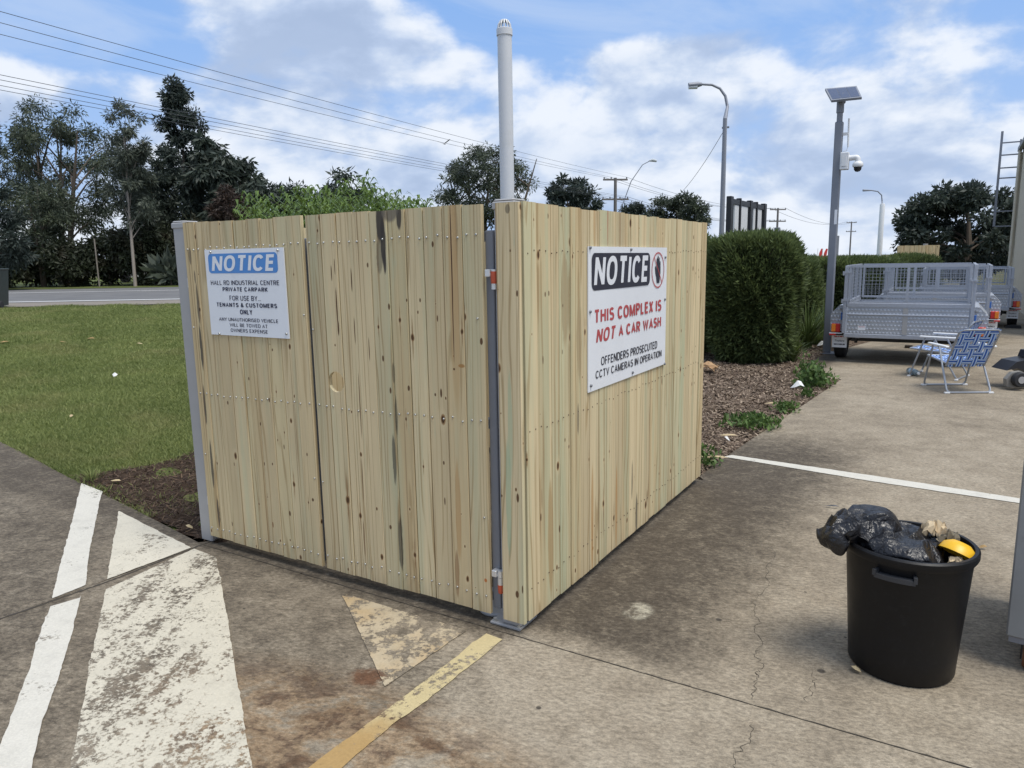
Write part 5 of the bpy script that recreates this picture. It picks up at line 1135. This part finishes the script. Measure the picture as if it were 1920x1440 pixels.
for z_ in (zl0+.05, zl1-.9): MB().box(-.11, -.072, -.20, -.09, z_-.02, z_+.02).build('wall_bracket', GALV_P, ld)
# second timber enclosure far down the bed
B = far(1680, 497, 22.5); te = thing('timber_screen', 'distant timber screen standing beyond the trailers and far hedge', 'fence', (B.x, B.y, 0), math.atan2(RH[1], RH[0])-.05, 'timber paling screens'); WF = timber('treated_pine_far', te, (), .05, .5)
row_of_boards(te, 0, 1.15, 11, WF, random.Random(4)); MB().box(.82, .92, .003, .1, 0, 1.9).build('screen_post', STEEL, te)
for k in range(4): board(te, 1.16 + .0, .1, WF, ZB, ZT-ZB, .018, .0) if k == 0 else None
# wheelie bin at the far left
B = far(-13, 545, 19.0); wb = thing('wheelie_bin', 'dark wheelie bin cut by the left edge, standing at the roadside', 'bin', (B.x, B.y, gh(B)-.01), math.atan2(RH[1], RH[0])+R(8)); DG = simple('dark_green_plastic', (.018, .028, .024), .5)
MB().add([(-.22, -.24, .07), (.22, -.24, .07), (.22, .22, .07), (-.22, .22, .07), (-.29, -.33, .98), (.29, -.33, .98), (.29, .29, .98), (-.29, .29, .98)], [(3, 2, 1, 0), (4, 5, 6, 7), (0, 1, 5, 4), (1, 2, 6, 5), (2, 3, 7, 6), (3, 0, 4, 7)]).build('body', DG, wb)
MB().box(-.31, .31, -.36, .32, .985, 1.03, bev=.02).tube([(-.24, .36, 1.0), (.24, .36, 1.0)], .02, 8).build('lid', DG, wb)
for s_ in (-1, 1): MB().lathe([(.02, -.025), (.09, -.025), (.10, -.015), (.10, .015), (.09, .025), (.02, .025)], 20, (s_*.26, -.22, .10), True, 'x').build('wheel', CHAIN, wb, True)
# fence posts and a glimpsed vehicle beyond the road
for px, y0_, y1_, D, lab in ((186, 448, 532, 37, 'thin pale fence post before the dark undergrowth, left of the slim pale trunk'), (299, 452, 528, 38, 'thin pale fence post before the dark undergrowth, nearer the gate post')):
    a, b = far(px, y1_, D), far(px, y0_, D); o = MB().tube([(0, 0, -.3), (0, 0, b.z-a.z)], .035, 8).build('fence_post', BARKP, None, True, (a.x, a.y, a.z)); tag(o, lab, 'post', 'fence posts across the road')
B = far(287, 528, 46); vn = thing('parked_car', 'white car glimpsed through the bushes across the road', 'car', (B.x, B.y, gh(B)), math.atan2(RH[1], RH[0])); CARW = simple('white_car_paint', (.72, .73, .74), .3, 0, .03, 3, coat=.5)
MB().prism([(-2.1, .35), (2.1, .35), (2.15, .75), (1.4, .95), (.8, 1.42), (-1.1, 1.45), (-1.9, .98), (-2.15, .85)], -.85, .85, MXZ(0)).build('body', CARW, vn)
for y_ in (-.86, .853): MB().prism([(-1.0, .98), (.75, .98), (.6, 1.33), (-.85, 1.36)], 0, .006, MXZ(y_)).build('side_window', BLACKM, vn)
for x_ in (-1.3, 1.3):
    for y_ in (-.8, .8): MB().lathe([(.0, -.1), (.31, -.1), (.33, 0), (.31, .1), (0, .1)], 20, (x_, y_, .33), False, 'y').build('wheel', CHAIN, vn, True)
# a bird
B = far(833, 270, 60); bd_ = MB().add([(0, -.22, 0), (.05, 0, .03), (0, .24, 0), (-.05, 0, .03), (0, 0, -.04), (.05, .1, .05), (.65, .0, .30), (.6, -.12, .30), (.08, -.12, .04), (-.05, .1, .05), (-.65, .0, .22), (-.6, -.12, .22), (-.08, -.12, .04)], [(0, 1, 2, 3), (0, 4, 1), (1, 4, 2), (2, 4, 3), (3, 4, 0), (5, 6, 7, 8), (9, 12, 11, 10)]).build('bird', WIRE, None, False, tuple(B)); tag(bd_, 'small dark bird in flight under the upper wires', 'bird')
# litter
def leaf_bit(px, py, L_, W_, m, name, label, cat, z=None, lift=.012, rot=None):
    p = G(px, py); x_, y_ = float(p[0]), float(p[1]); z_ = z if z is not None else gh((x_, y_))
    for _ in range(6): p = G(px, py, z_ + .01); x_, y_ = float(p[0]), float(p[1]); z_ = z if z is not None else gh((x_, y_))
    o = MB().add([(-L_/2, 0, 0), (-L_*.15, W_/2, lift), (L_*.25, W_*.4, lift*1.6), (L_/2, 0, lift*.4), (L_*.2, -W_/2, lift*.9), (-L_*.2, -W_*.45, lift*.3), (0, 0, lift*1.9)], [(6, 1, 0), (6, 2, 1), (6, 3, 2), (6, 4, 3), (6, 5, 4), (6, 0, 5)]).build(name, m, None, False, (x_, y_, z_ + .012), rot if rot is not None else random.uniform(0, 6.3)); return tag(o, label, cat)
leaf_bit(216, 706, .085, .06, PAPER, 'paper_scrap', 'white paper scrap lying in the middle of the lawn', 'paper', lift=.03)
for px, py, lab in ((8, 646, 'orange dry leaf on the lawn at the left edge'), (117, 646, 'orange dry leaf on the lawn, second from the left edge'), (171, 640, 'orange dry leaf on the lawn behind the white scrap'), (262, 648, 'pale dry leaf on the lawn nearest the gate post')): leaf_bit(px, py, .15, .06, DEADLEAF if 'orange' in lab else PALELEAF, 'dry_leaf', lab, 'leaf')
leaf_bit(134, 781, .07, .03, PALELEAF, 'dry_leaf', 'pale dry leaf low on the lawn near the concrete edge', 'leaf'); leaf_bit(217, 902, .09, .03, PALELEAF, 'bark_sliver', 'pale bark sliver on the bare soil above the white line', 'bark', 0.0, .006); leaf_bit(355, 990, .06, .035, PALELEAF, 'dry_leaf', 'tan dry leaf on bare soil at the foot of the left post', 'leaf', 0.0)
q = G(1328, 697, .05); scrap('brown_paper_bag', 'crumpled brown paper bag on the mulch at the end of the timber screen', 'bag', (float(q[0]), float(q[1]), .07), .17, CARD, 6.6, None, 3, .42, .5)
leaf_bit(1495, 728, .16, .09, PAPER, 'paper_scrap', 'white paper scrap among the weeds on the mulch', 'paper', .03, .05); leaf_bit(1363, 826, .06, .04, PAPER, 'paper_scrap', 'small white paper scrap on the mulch near the white line', 'paper', .02, .02); leaf_bit(1540, 649, .16, .1, PAPER, 'paper_scrap', 'white paper scrap beside the foot of the camera pole', 'paper', .03, .05)
for px, py, L_, lab in ((1337, 858, .24, 'pale wood splinter at the end of the white line'), (1445, 757, .13, 'pale wood splinter on the mulch below the weeds'), (1365, 817, .16, 'thin pale stick on the mulch above the white scrap')): leaf_bit(px, py, L_, .035, PALELEAF, 'wood_splinter', lab, 'wood', .02, .008, .3)
leaf_bit(1560, 950, .09, .012, WIRE, 'twig', 'short dark twig on the concrete above the rubbish bin', 'twig', 0.0, .006, .2); leaf_bit(1843, 1027, .05, .02, DEADLEAF, 'dry_leaf', 'dark dry leaf on the concrete right of the rubbish bin', 'leaf', 0.0, .008); leaf_bit(1604, 1256, .05, .03, PALELEAF, 'dry_leaf', 'pale leaf tucked against the foot of the rubbish bin', 'leaf', 0.0, .008)

# ================================================================ planting
def leaf_quads(P, L, W, d=None, droop=0.0):
    """kite-shaped leaves at P, length L, width W; d = preferred direction (n,3)"""
    n = len(P); a = RNG.normal(0, 1, (n, 3))
    if d is not None: a = a*.45 + d
    a[:, 2] -= droop; a /= np.linalg.norm(a, axis=1)[:, None]
    b = np.cross(a, RNG.normal(0, 1, (n, 3))); b /= np.linalg.norm(b, axis=1)[:, None] + 1e-9
    V = np.empty((n*4, 3)); V[0::4] = P; V[1::4] = P + a*(L*.45)[:, None] + b*(W/2)[:, None]; V[2::4] = P + a*L[:, None]; V[3::4] = P + a*(L*.45)[:, None] - b*(W/2)[:, None]
    return V
def crown(name, C_, rad, nclump, rc, nleaf, L, W, m, parent, shell=.55, droop=.2, squash=.75, seed=0, flat_bottom=0.0, shape='ell', dens=None):
    rg = np.random.default_rng(seed + 100); c = rg.normal(0, 1, (nclump*4, 3)); c /= np.linalg.norm(c, axis=1)[:, None]; r_ = shell + (1-shell)*rg.uniform(0, 1, len(c))**.7; c *= r_[:, None]
    if shape == 'cone':
        h_ = rg.uniform(0, 1, len(c))**1.25; an = rg.uniform(0, 6.283, len(c)); rr2 = (1-h_)**.75*(.35+.65*rg.uniform(0, 1, len(c))**.6) + .05; c = np.stack([rr2*np.cos(an), rr2*np.sin(an), h_*2-1], 1)
    if flat_bottom: c = c[c[:, 2] > -flat_bottom]
    c = c[:nclump]*np.array(rad); nclump = len(c)
    w = rg.uniform(.5, 1.4, nclump); idx = rg.choice(nclump, nleaf, p=w/w.sum()); q = rg.normal(0, 1, (nleaf, 3)); q /= np.linalg.norm(q, axis=1)[:, None]; q *= (rg.uniform(0, 1, nleaf)**.55)[:, None]
    rcl = rc*rg.uniform(.6, 1.35, nclump); P = c[idx] + q*rcl[idx][:, None]*np.array([1, 1, squash])
    Ls = L*rg.uniform(.6, 1.3, nleaf); V = leaf_quads(P, Ls, Ls*W, q*.8, droop); tint = np.clip(rg.uniform(0, .65, nleaf) + .35*rg.uniform(0, 1, nclump)[idx], 0, 1)
    o = np_mesh(name, V + np.array(C_), np.arange(nleaf*4).reshape(nleaf, 4), m, parent, np.repeat(tint, 4)); return c + np.array(C_)
def tree(label, px, D, ytop, ybot, hw, m, nclump=70, nleaf=14000, L=.22, W=.35, rcf=.26, trunk=.16, bark=None, stems=1, shell=.45, shape='ell', limbs=12, seed=0, ybase=None, group='trees', name='tree', droop=.2, cat='tree', depthf=.8, squash=.75):
    a = far(px, ytop, D); b = far(px, ybot, D); base = far(px, 500, D); g = gh(base); t = thing(name, label, cat, (base.x, base.y, g), 0, group)
    H = a.z - g; hb = max(b.z - g, .1); rx = hw*D/FPX; rz = (H-hb)/2; cc = Vector((a.x-base.x, a.y-base.y, 0))*.5 + Vector((0, 0, hb+rz)); rg = random.Random(seed+5)
    cl = crown('crown', cc, (rx, rx*depthf, rz*1.0), nclump, rx*rcf, nleaf, L, W, m, t, shell, droop, squash, seed, shape=shape)
    mb = MB(); bark = bark or BARK; trk = []
    for s_ in range(stems):
        ox = (s_-(stems-1)/2)*rx*.35; top = cc + Vector((ox*1.6, rg.uniform(-.2, .2)*rx, rz*.55)); p0 = Vector((ox*.25, 0, -.1)); mid = p0.lerp(top, .5) + Vector((rg.uniform(-.1, .1)*rx, 0, 0)); mb.tube([p0, p0.lerp(mid, .5), mid, mid.lerp(top, .5), top], [trunk, trunk*.85, trunk*.65, trunk*.4, trunk*.15], 8); trk.append((p0, mid, top))
    for k in range(limbs):
        e = Vector(cl[rg.randrange(len(cl))]); p0, mid, top = rg.choice(trk); tt = max(.1, min(.9, (e.z*.72)/max(top.z, .1))); st = p0.lerp(mid, tt*2) if tt < .5 else mid.lerp(top, tt*2-1)
        if (e-st).length > .2: mb.tube([st, st.lerp(e, .5) + Vector((0, 0, .08*(e-st).length)), e], [trunk*.34, trunk*.2, trunk*.06], 5)
    mb.build('trunk', bark, t, True); return t
TG = 'trees across the road'
tree('dark tree cut by the left edge of the picture', -28, 33, 165, 500, 68, L_PINE, 60, 12000, .30, .25, .24, .16, seed=1, group=TG, shape='cone')
tree('broad dark-crowned gum tree, widest of the trees across the road', 118, 42, 195, 460, 118, L_EUC, 105, 25000, .24, .26, .19, .20, stems=3, limbs=34, seed=2, group=TG, shell=.5, droop=.45)
tree('small greener tree in front of the broad gum', 78, 38, 325, 480, 84, L_EUC, 46, 9000, .22, .28, .24, .10, seed=3, group=TG, stems=2, limbs=18, shell=.3)
tree('slim tree with a thin pale trunk between the broad gum and the tall conifer', 250, 36, 193, 430, 52, L_GREY, 70, 13000, .24, .22, .24, .085, BARKP, limbs=24, seed=44, group=TG, shell=.2, droop=.5)
tree('tallest spiky dark conifer across the road', 348, 42, 155, 520, 105, L_PINE, 130, 26000, .28, .30, .13, .17, limbs=30, seed=5, group=TG, shape='cone', shell=.4)
tree('umbrella tree with drooping leaves right of the tall conifer', 402, 39, 250, 480, 52, L_DARK, 40, 10000, .46, .30, .30, .12, seed=6, group=TG, droop=.8)
tree('rounded dark tree stepping down behind the bright shrub', 456, 40, 298, 480, 54, L_DARK, 46, 10000, .42, .32, .28, .12, seed=7, group=TG, droop=.7)
tree('low dark tree at the right end of the row across the road', 528, 44, 338, 480, 66, L_DARK, 44, 9000, .34, .30, .26, .10, seed=8, group=TG, droop=.4)
tree('reddish-leaved small tree between conifer and umbrella tree', 430, 37, 350, 480, 44, L_RED, 28, 4000, .26, .24, .28, .07, seed=9, group=TG)
tree('dark filling tree low between the slim tree and the conifer', 290, 40, 300, 500, 62, L_DARK, 55, 12000, .26, .30, .24, .10, seed=19, group=TG)
for i, (px, D, yt, hw_) in enumerate(((-5, 37, 446, 62), (62, 39, 450, 60), (130, 37.5, 452, 58), (205, 38.5, 428, 50), (262, 37.5, 405, 50), (318, 39, 412, 55), (372, 38, 400, 60), (455, 41, 420, 80), (570, 44, 430, 90))):
    tree('dark leafy undergrowth shrub, %s from the left across the road' % ('first', 'second', 'third', 'fourth', 'fifth', 'sixth', 'seventh', 'eighth', 'ninth')[i], px, D, yt, 545, hw_, L_UND, 60, 7500, .24, .36, .34, .06, seed=20+i, group='undergrowth shrubs across the road', name='shrub', cat='shrub', shell=.25, limbs=8)
# a banana-like clump by the car
tree('low bluish-green big-leaved plant beside the glimpsed white car', 318, 36.5, 492, 545, 26, L_GREY, 14, 260, .75, .34, .6, .05, seed=33, group=None, name='leafy_plant', cat='plant', limbs=0, shell=.1, droop=-.6)
tree('domed multi-stemmed tree standing behind the vent pipe', 913, 46, 268, 440, 90, L_EUC, 95, 21000, .24, .26, .19, .15, stems=5, limbs=30, seed=10, group='trees along the street', shell=.55, droop=.3)
tree('rounded dark pine between the vent pipe and the power pole', 1066, 62, 332, 455, 52, L_PINE, 70, 12000, .38, .30, .20, .16, seed=11, group='trees along the street', shell=.5)
tree('small bushy tree at the foot of the pine', 1112, 60, 378, 450, 26, L_DARK, 26, 4000, .32, .30, .30, .1, seed=12, group='trees along the street')
tree('small tree just right of the nearest power pole', 1186, 66, 378, 470, 30, L_DARK, 30, 5000, .34, .3, .28, .12, seed=13, group='trees along the street')
tree('broad flat-topped tree at the far end of the timber screen', 1272, 68, 363, 470, 60, L_EUC, 75, 14000, .36, .3, .2, .18, seed=14, group='trees along the street', squash=.6)
tree('large dark round tree behind the cream shed and trailers', 1812, 35, 340, 520, 112, L_DARK, 120, 26000, .26, .42, .18, .22, seed=15, group='trees along the street', shell=.6)
tree('low green shrub on top of the far hedge line', 1716, 25, 462, 520, 34, L_HEDGE, 30, 5000, .12, .35, .3, .04, seed=16, group=None, name='shrub', cat='shrub')
tree('dark-leaved shrub showing behind the bright lance-leaved shrub', 645, 12, 327, 470, 62, L_DARK, 40, 5000, .11, .32, .26, .05, seed=17, group=None, name='shrub', cat='shrub')
# bright lance-leaved shrub looking over the gate
sb_ = thing('lance_leaf_shrub', 'bright green shrub with long drooping leaves looking over the gate', 'shrub', (-3.3, 4.6, gh((-3.3, 4.6))))
g_ = Vector(sb_.location); Ps = []; Ds = []; Vt = []; Ft = []; tn = []
prof = [(432, 398), (470, 380), (520, 368), (560, 362), (610, 360), (640, 350), (675, 338), (700, 352), (735, 366), (770, 378), (806, 384)]
rg = np.random.default_rng(77); stemb = MB(); cnt = 0
for k in range(340):
    px = rg.uniform(432, 806); yt = np.interp(px, [p[0] for p in prof], [p[1] for p in prof]); D = rg.uniform(6.3, 8.2) - (px-600)*.0012; yy = yt + rg.uniform(0, 1)**1.2*70 - 4
    if rg.uniform() < .06: yy = yt - rg.uniform(2, 14)
    tipp = np.array(far(px, yy, D)) - np.array(g_); root = np.array([tipp[0]*.55, tipp[1]*.55, max(tipp[2]-.9, .2)])
    mid_ = root*.4 + tipp*.6 + np.array([0, 0, .05])
    if k % 4 == 0: stemb.tube([tuple(root), tuple(mid_), tuple(tipp)], [.007, .005, .002], 5)
    nl = 15
    for j in range(nl):
        t_ = (j+.5)/nl; p = mid_*(1-t_) + tipp*t_; a = rg.uniform(0, 6.283); out = np.array([math.cos(a), math.sin(a), .55 if t_ < .9 else 1.2]); out /= np.linalg.norm(out); Lf = rg.uniform(.12, .21); w_ = Lf*.075
        s_ = np.cross(out, [0, 0, 1]); s_ /= np.linalg.norm(s_) + 1e-9; m1 = p + out*Lf*.5; dr = np.array([out[0]*.55, out[1]*.55, -.45*rg.uniform(.3, 1.2)]); e = m1 + dr*Lf*.6; n0 = cnt; cnt += 5
        Vt += [p, m1 + s_*w_, m1 - s_*w_, e, m1 + np.array([0, 0, -.15*w_])]; Ft += [(n0, n0+1, n0+4), (n0, n0+4, n0+2), (n0+1, n0+3, n0+4), (n0+4, n0+3, n0+2)]; tn += [rg.uniform(0, 1)*.8 + .2*(p[2] > 1.8)]*5
np_mesh('foliage', np.array(Vt), np.array(Ft), L_BRIGHT, sb_, np.array(tn)); stemb.build('stems', simple('green_stem', (.12, .14, .05), .7), sb_, True)
crown('inner_foliage', (0, 0, 1.0), (1.0, .7, .75), 50, .32, 6000, .13, .16, L_BRIGHT, sb_, .2, .5, .8, 78)

# clipped hedges: a dense shell of fine sprays on a dark twiggy core
TWIG = simple('dark_twigs', (.022, .024, .012), .95, 0, .4, 10)
def hedge(label, x0, x1, y0, y1, zt, n, L, seed, z0=.0, rot=0.0, stem=True):
    t = thing('hedge', label, 'hedge', ((x0+x1)/2, (y0+y1)/2, 0), rot, 'clipped hedges along the bed'); hx, hy = (x1-x0)/2, (y1-y0)/2; rg = np.random.default_rng(seed)
    # superellipsoid surface
    q = rg.normal(0, 1, (n, 3)); q /= (np.abs(q)**5).sum(1)[:, None]**(1/5); hz = (zt-z0)/2
    k = 1 - np.abs(rg.normal(0, .085, n)) + (rg.uniform(0, 1, n) < .04)*rg.uniform(0, .05, n); lump_ = 1 + .06*np.sin(q[:, 0]*5+q[:, 2]*4+seed) + .05*np.sin(q[:, 1]*7+q[:, 2]*6.0+1) + .035*np.sin(q[:, 0]*13+q[:, 2]*11+q[:, 1]*9)
    taper = 1 - .10*np.clip(-q[:, 2], 0, 1)
    P = np.stack([q[:, 0]*hx*k*lump_*taper, q[:, 1]*hy*k*lump_*taper, q[:, 2]*hz*k*(1+.02*np.sin(q[:, 0]*9+q[:, 1]*5)) + z0 + hz], 1)
    keep = P[:, 2] > .06; P = P[keep]; q = q[keep]; n_ = len(P); d = q/np.linalg.norm(q, axis=1)[:, None]; d[:, 2] += .5
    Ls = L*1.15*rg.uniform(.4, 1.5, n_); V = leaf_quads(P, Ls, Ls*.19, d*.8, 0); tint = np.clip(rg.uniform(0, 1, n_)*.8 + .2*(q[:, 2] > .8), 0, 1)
    np_mesh('foliage', V, np.arange(n_*4).reshape(n_, 4), L_HEDGE, t, np.repeat(tint, 4))
    mb = MB(); v, f = ico(3, Matrix.Identity(4)); vv_ = np.array(v); vv_ /= (np.abs(vv_)**5).sum(1)[:, None]**(1/5); mb.add([(a*hx*.80, b*hy*.80, c*hz*.84 + z0 + hz + .03) for a, b, c in vv_], f); mb.build('twig_core', TWIG, t)
    sm_ = MB()
    for s_ in range(3): sm_.tube([((s_-1)*hx*.5, 0, -.02), ((s_-1)*hx*.55, 0, .5)], .03, 6)
    sm_.build('stems', BARK, t); return t
hedge('nearest tall clipped hedge at the end of the timber screen', -1.72, -.50, 8.25, 9.35, 1.90, 60000, .085, 1, .04)
hedge('dark hedge half hidden between the timber screen and the nearest hedge', -3.1, -1.85, 8.7, 9.9, 1.93, 26000, .085, 2)
hedge('narrow hedge block just behind the nearest hedge', -1.75, -.78, 11.9, 13.2, 1.54, 26000, .09, 3)
hedge('long low hedge behind the nearest trailer', -2.2, .62, 15.6, 16.8, 1.48, 50000, .10, 4)
hedge('far hedge block left of the distant timber screen', -.2, 1.1, 18.4, 19.6, 1.50, 22000, .11, 5)
hedge('hedge block farthest to the left, mostly hidden by the timber screen', -4.6, -3.2, 9.2, 10.4, 1.9, 12000, .10, 6)
# strap-leaved plants and weeds
def strap_plant(label, px, py, n, h, sp_, seed, m=None, w=.011, name='strap_leaf_plant', group='strap-leaved plants by the hedge', cat='plant'):
    p = G(px, py, .02); t = thing(name, label, cat, (float(p[0]), float(p[1]), .015), 0, group); rg = np.random.default_rng(seed); V = []; F = []; tn = []
    for i in range(n):
        a = rg.uniform(0, 6.283); r0 = rg.uniform(0, .07); u = np.array([math.cos(a), math.sin(a), 0]); s_ = np.array([-u[1], u[0], 0])*w*rg.uniform(.6, 1.2); hh_ = h*rg.uniform(.55, 1.1); sp2 = sp_*rg.uniform(.25, 1.2); k0 = len(V)
        for j in range(6):
            tt = j/5; c = u*(r0 + sp2*tt**1.6) + np.array([0, 0, hh_*(tt - .38*tt**3*(sp2/sp_))]); ww = (1-tt)**.6 if j else .7; V += [c - s_*ww, c + s_*ww]
        F += [(k0+2*j, k0+2*j+1, k0+2*j+3, k0+2*j+2) for j in range(5)]; tn += [rg.uniform(0, 1)]*12
    np_mesh('leaves', np.array(V), np.array(F), m or L_STRAP, t, np.array(tn)); return t
strap_plant('arching strap-leaved plant right of the nearest hedge', 1513, 655, 190, .95, .62, 1)
strap_plant('strap-leaved plant behind the foot of the camera pole', 1545, 640, 150, .90, .55, 2)
strap_plant('dark strap-leaved tuft at the foot of the nearest hedge', 1484, 680, 90, .55, .5, 3)
strap_plant('low strap-leaved tuft left of the camera pole at the kerb', 1528, 648, 80, .5, .45, 4)
def weed(label, px, py, n, r_, h, L, seed):
    p = G(px, py, .02); t = thing('weed', label, 'weed', (float(p[0]), float(p[1]), .01), 0, 'weeds on the mulch'); rg = np.random.default_rng(seed); P = np.stack([np.clip(rg.normal(0, r_*.36, n), -r_*.7, r_*.7), np.clip(rg.normal(0, r_*.36, n), -r_*.7, r_*.7), rg.uniform(0, 1, n)**1.5*h], 1); P[:, 2] *= np.exp(-(P[:, 0]**2+P[:, 1]**2)/(r_*r_))
    V = leaf_quads(P, L*rg.uniform(.6, 1.3, n), L*.5*np.ones(n), np.tile([0, 0, .5], (n, 1))); np_mesh('leaves', V, np.arange(n*4).reshape(n, 4), L_WEED, t, np.repeat(rg.uniform(0, 1, n), 4)); mb = MB()
    for k in range(8): a = rg.uniform(0, 6.283); mb.tube([(0, 0, 0), (math.cos(a)*r_*.5, math.sin(a)*r_*.5, h*.6)], .004, 4)
    mb.build('stems', simple('weed_stem', (.12, .16, .06), .7), t)
weed('largest leafy weed at the corner of the mulch bed', 1527, 722, 420, .32, .30, .075, 1); weed('tall sprig of weed left of the largest weed', 1508, 705, 90, .12, .36, .06, 2); weed('small green weed at the concrete edge of the mulch', 1472, 768, 200, .18, .10, .05, 3); weed('grassy dull weed patch on the mulch nearest the white line', 1410, 795, 420, .36, .10, .06, 4); weed('weed tuft at the foot of the far end of the timber screen', 1322, 868, 160, .16, .14, .05, 5); weed('tiny weed just below the largest weed', 1513, 741, 90, .12, .08, .05, 6)
strap_plant('thin grass tuft at the lawn edge by the concrete', 170, 897, 60, .10, .10, 9, L_GRASS, .003, 'grass_tuft', None, 'grass')
bpy.context.view_layer.update()
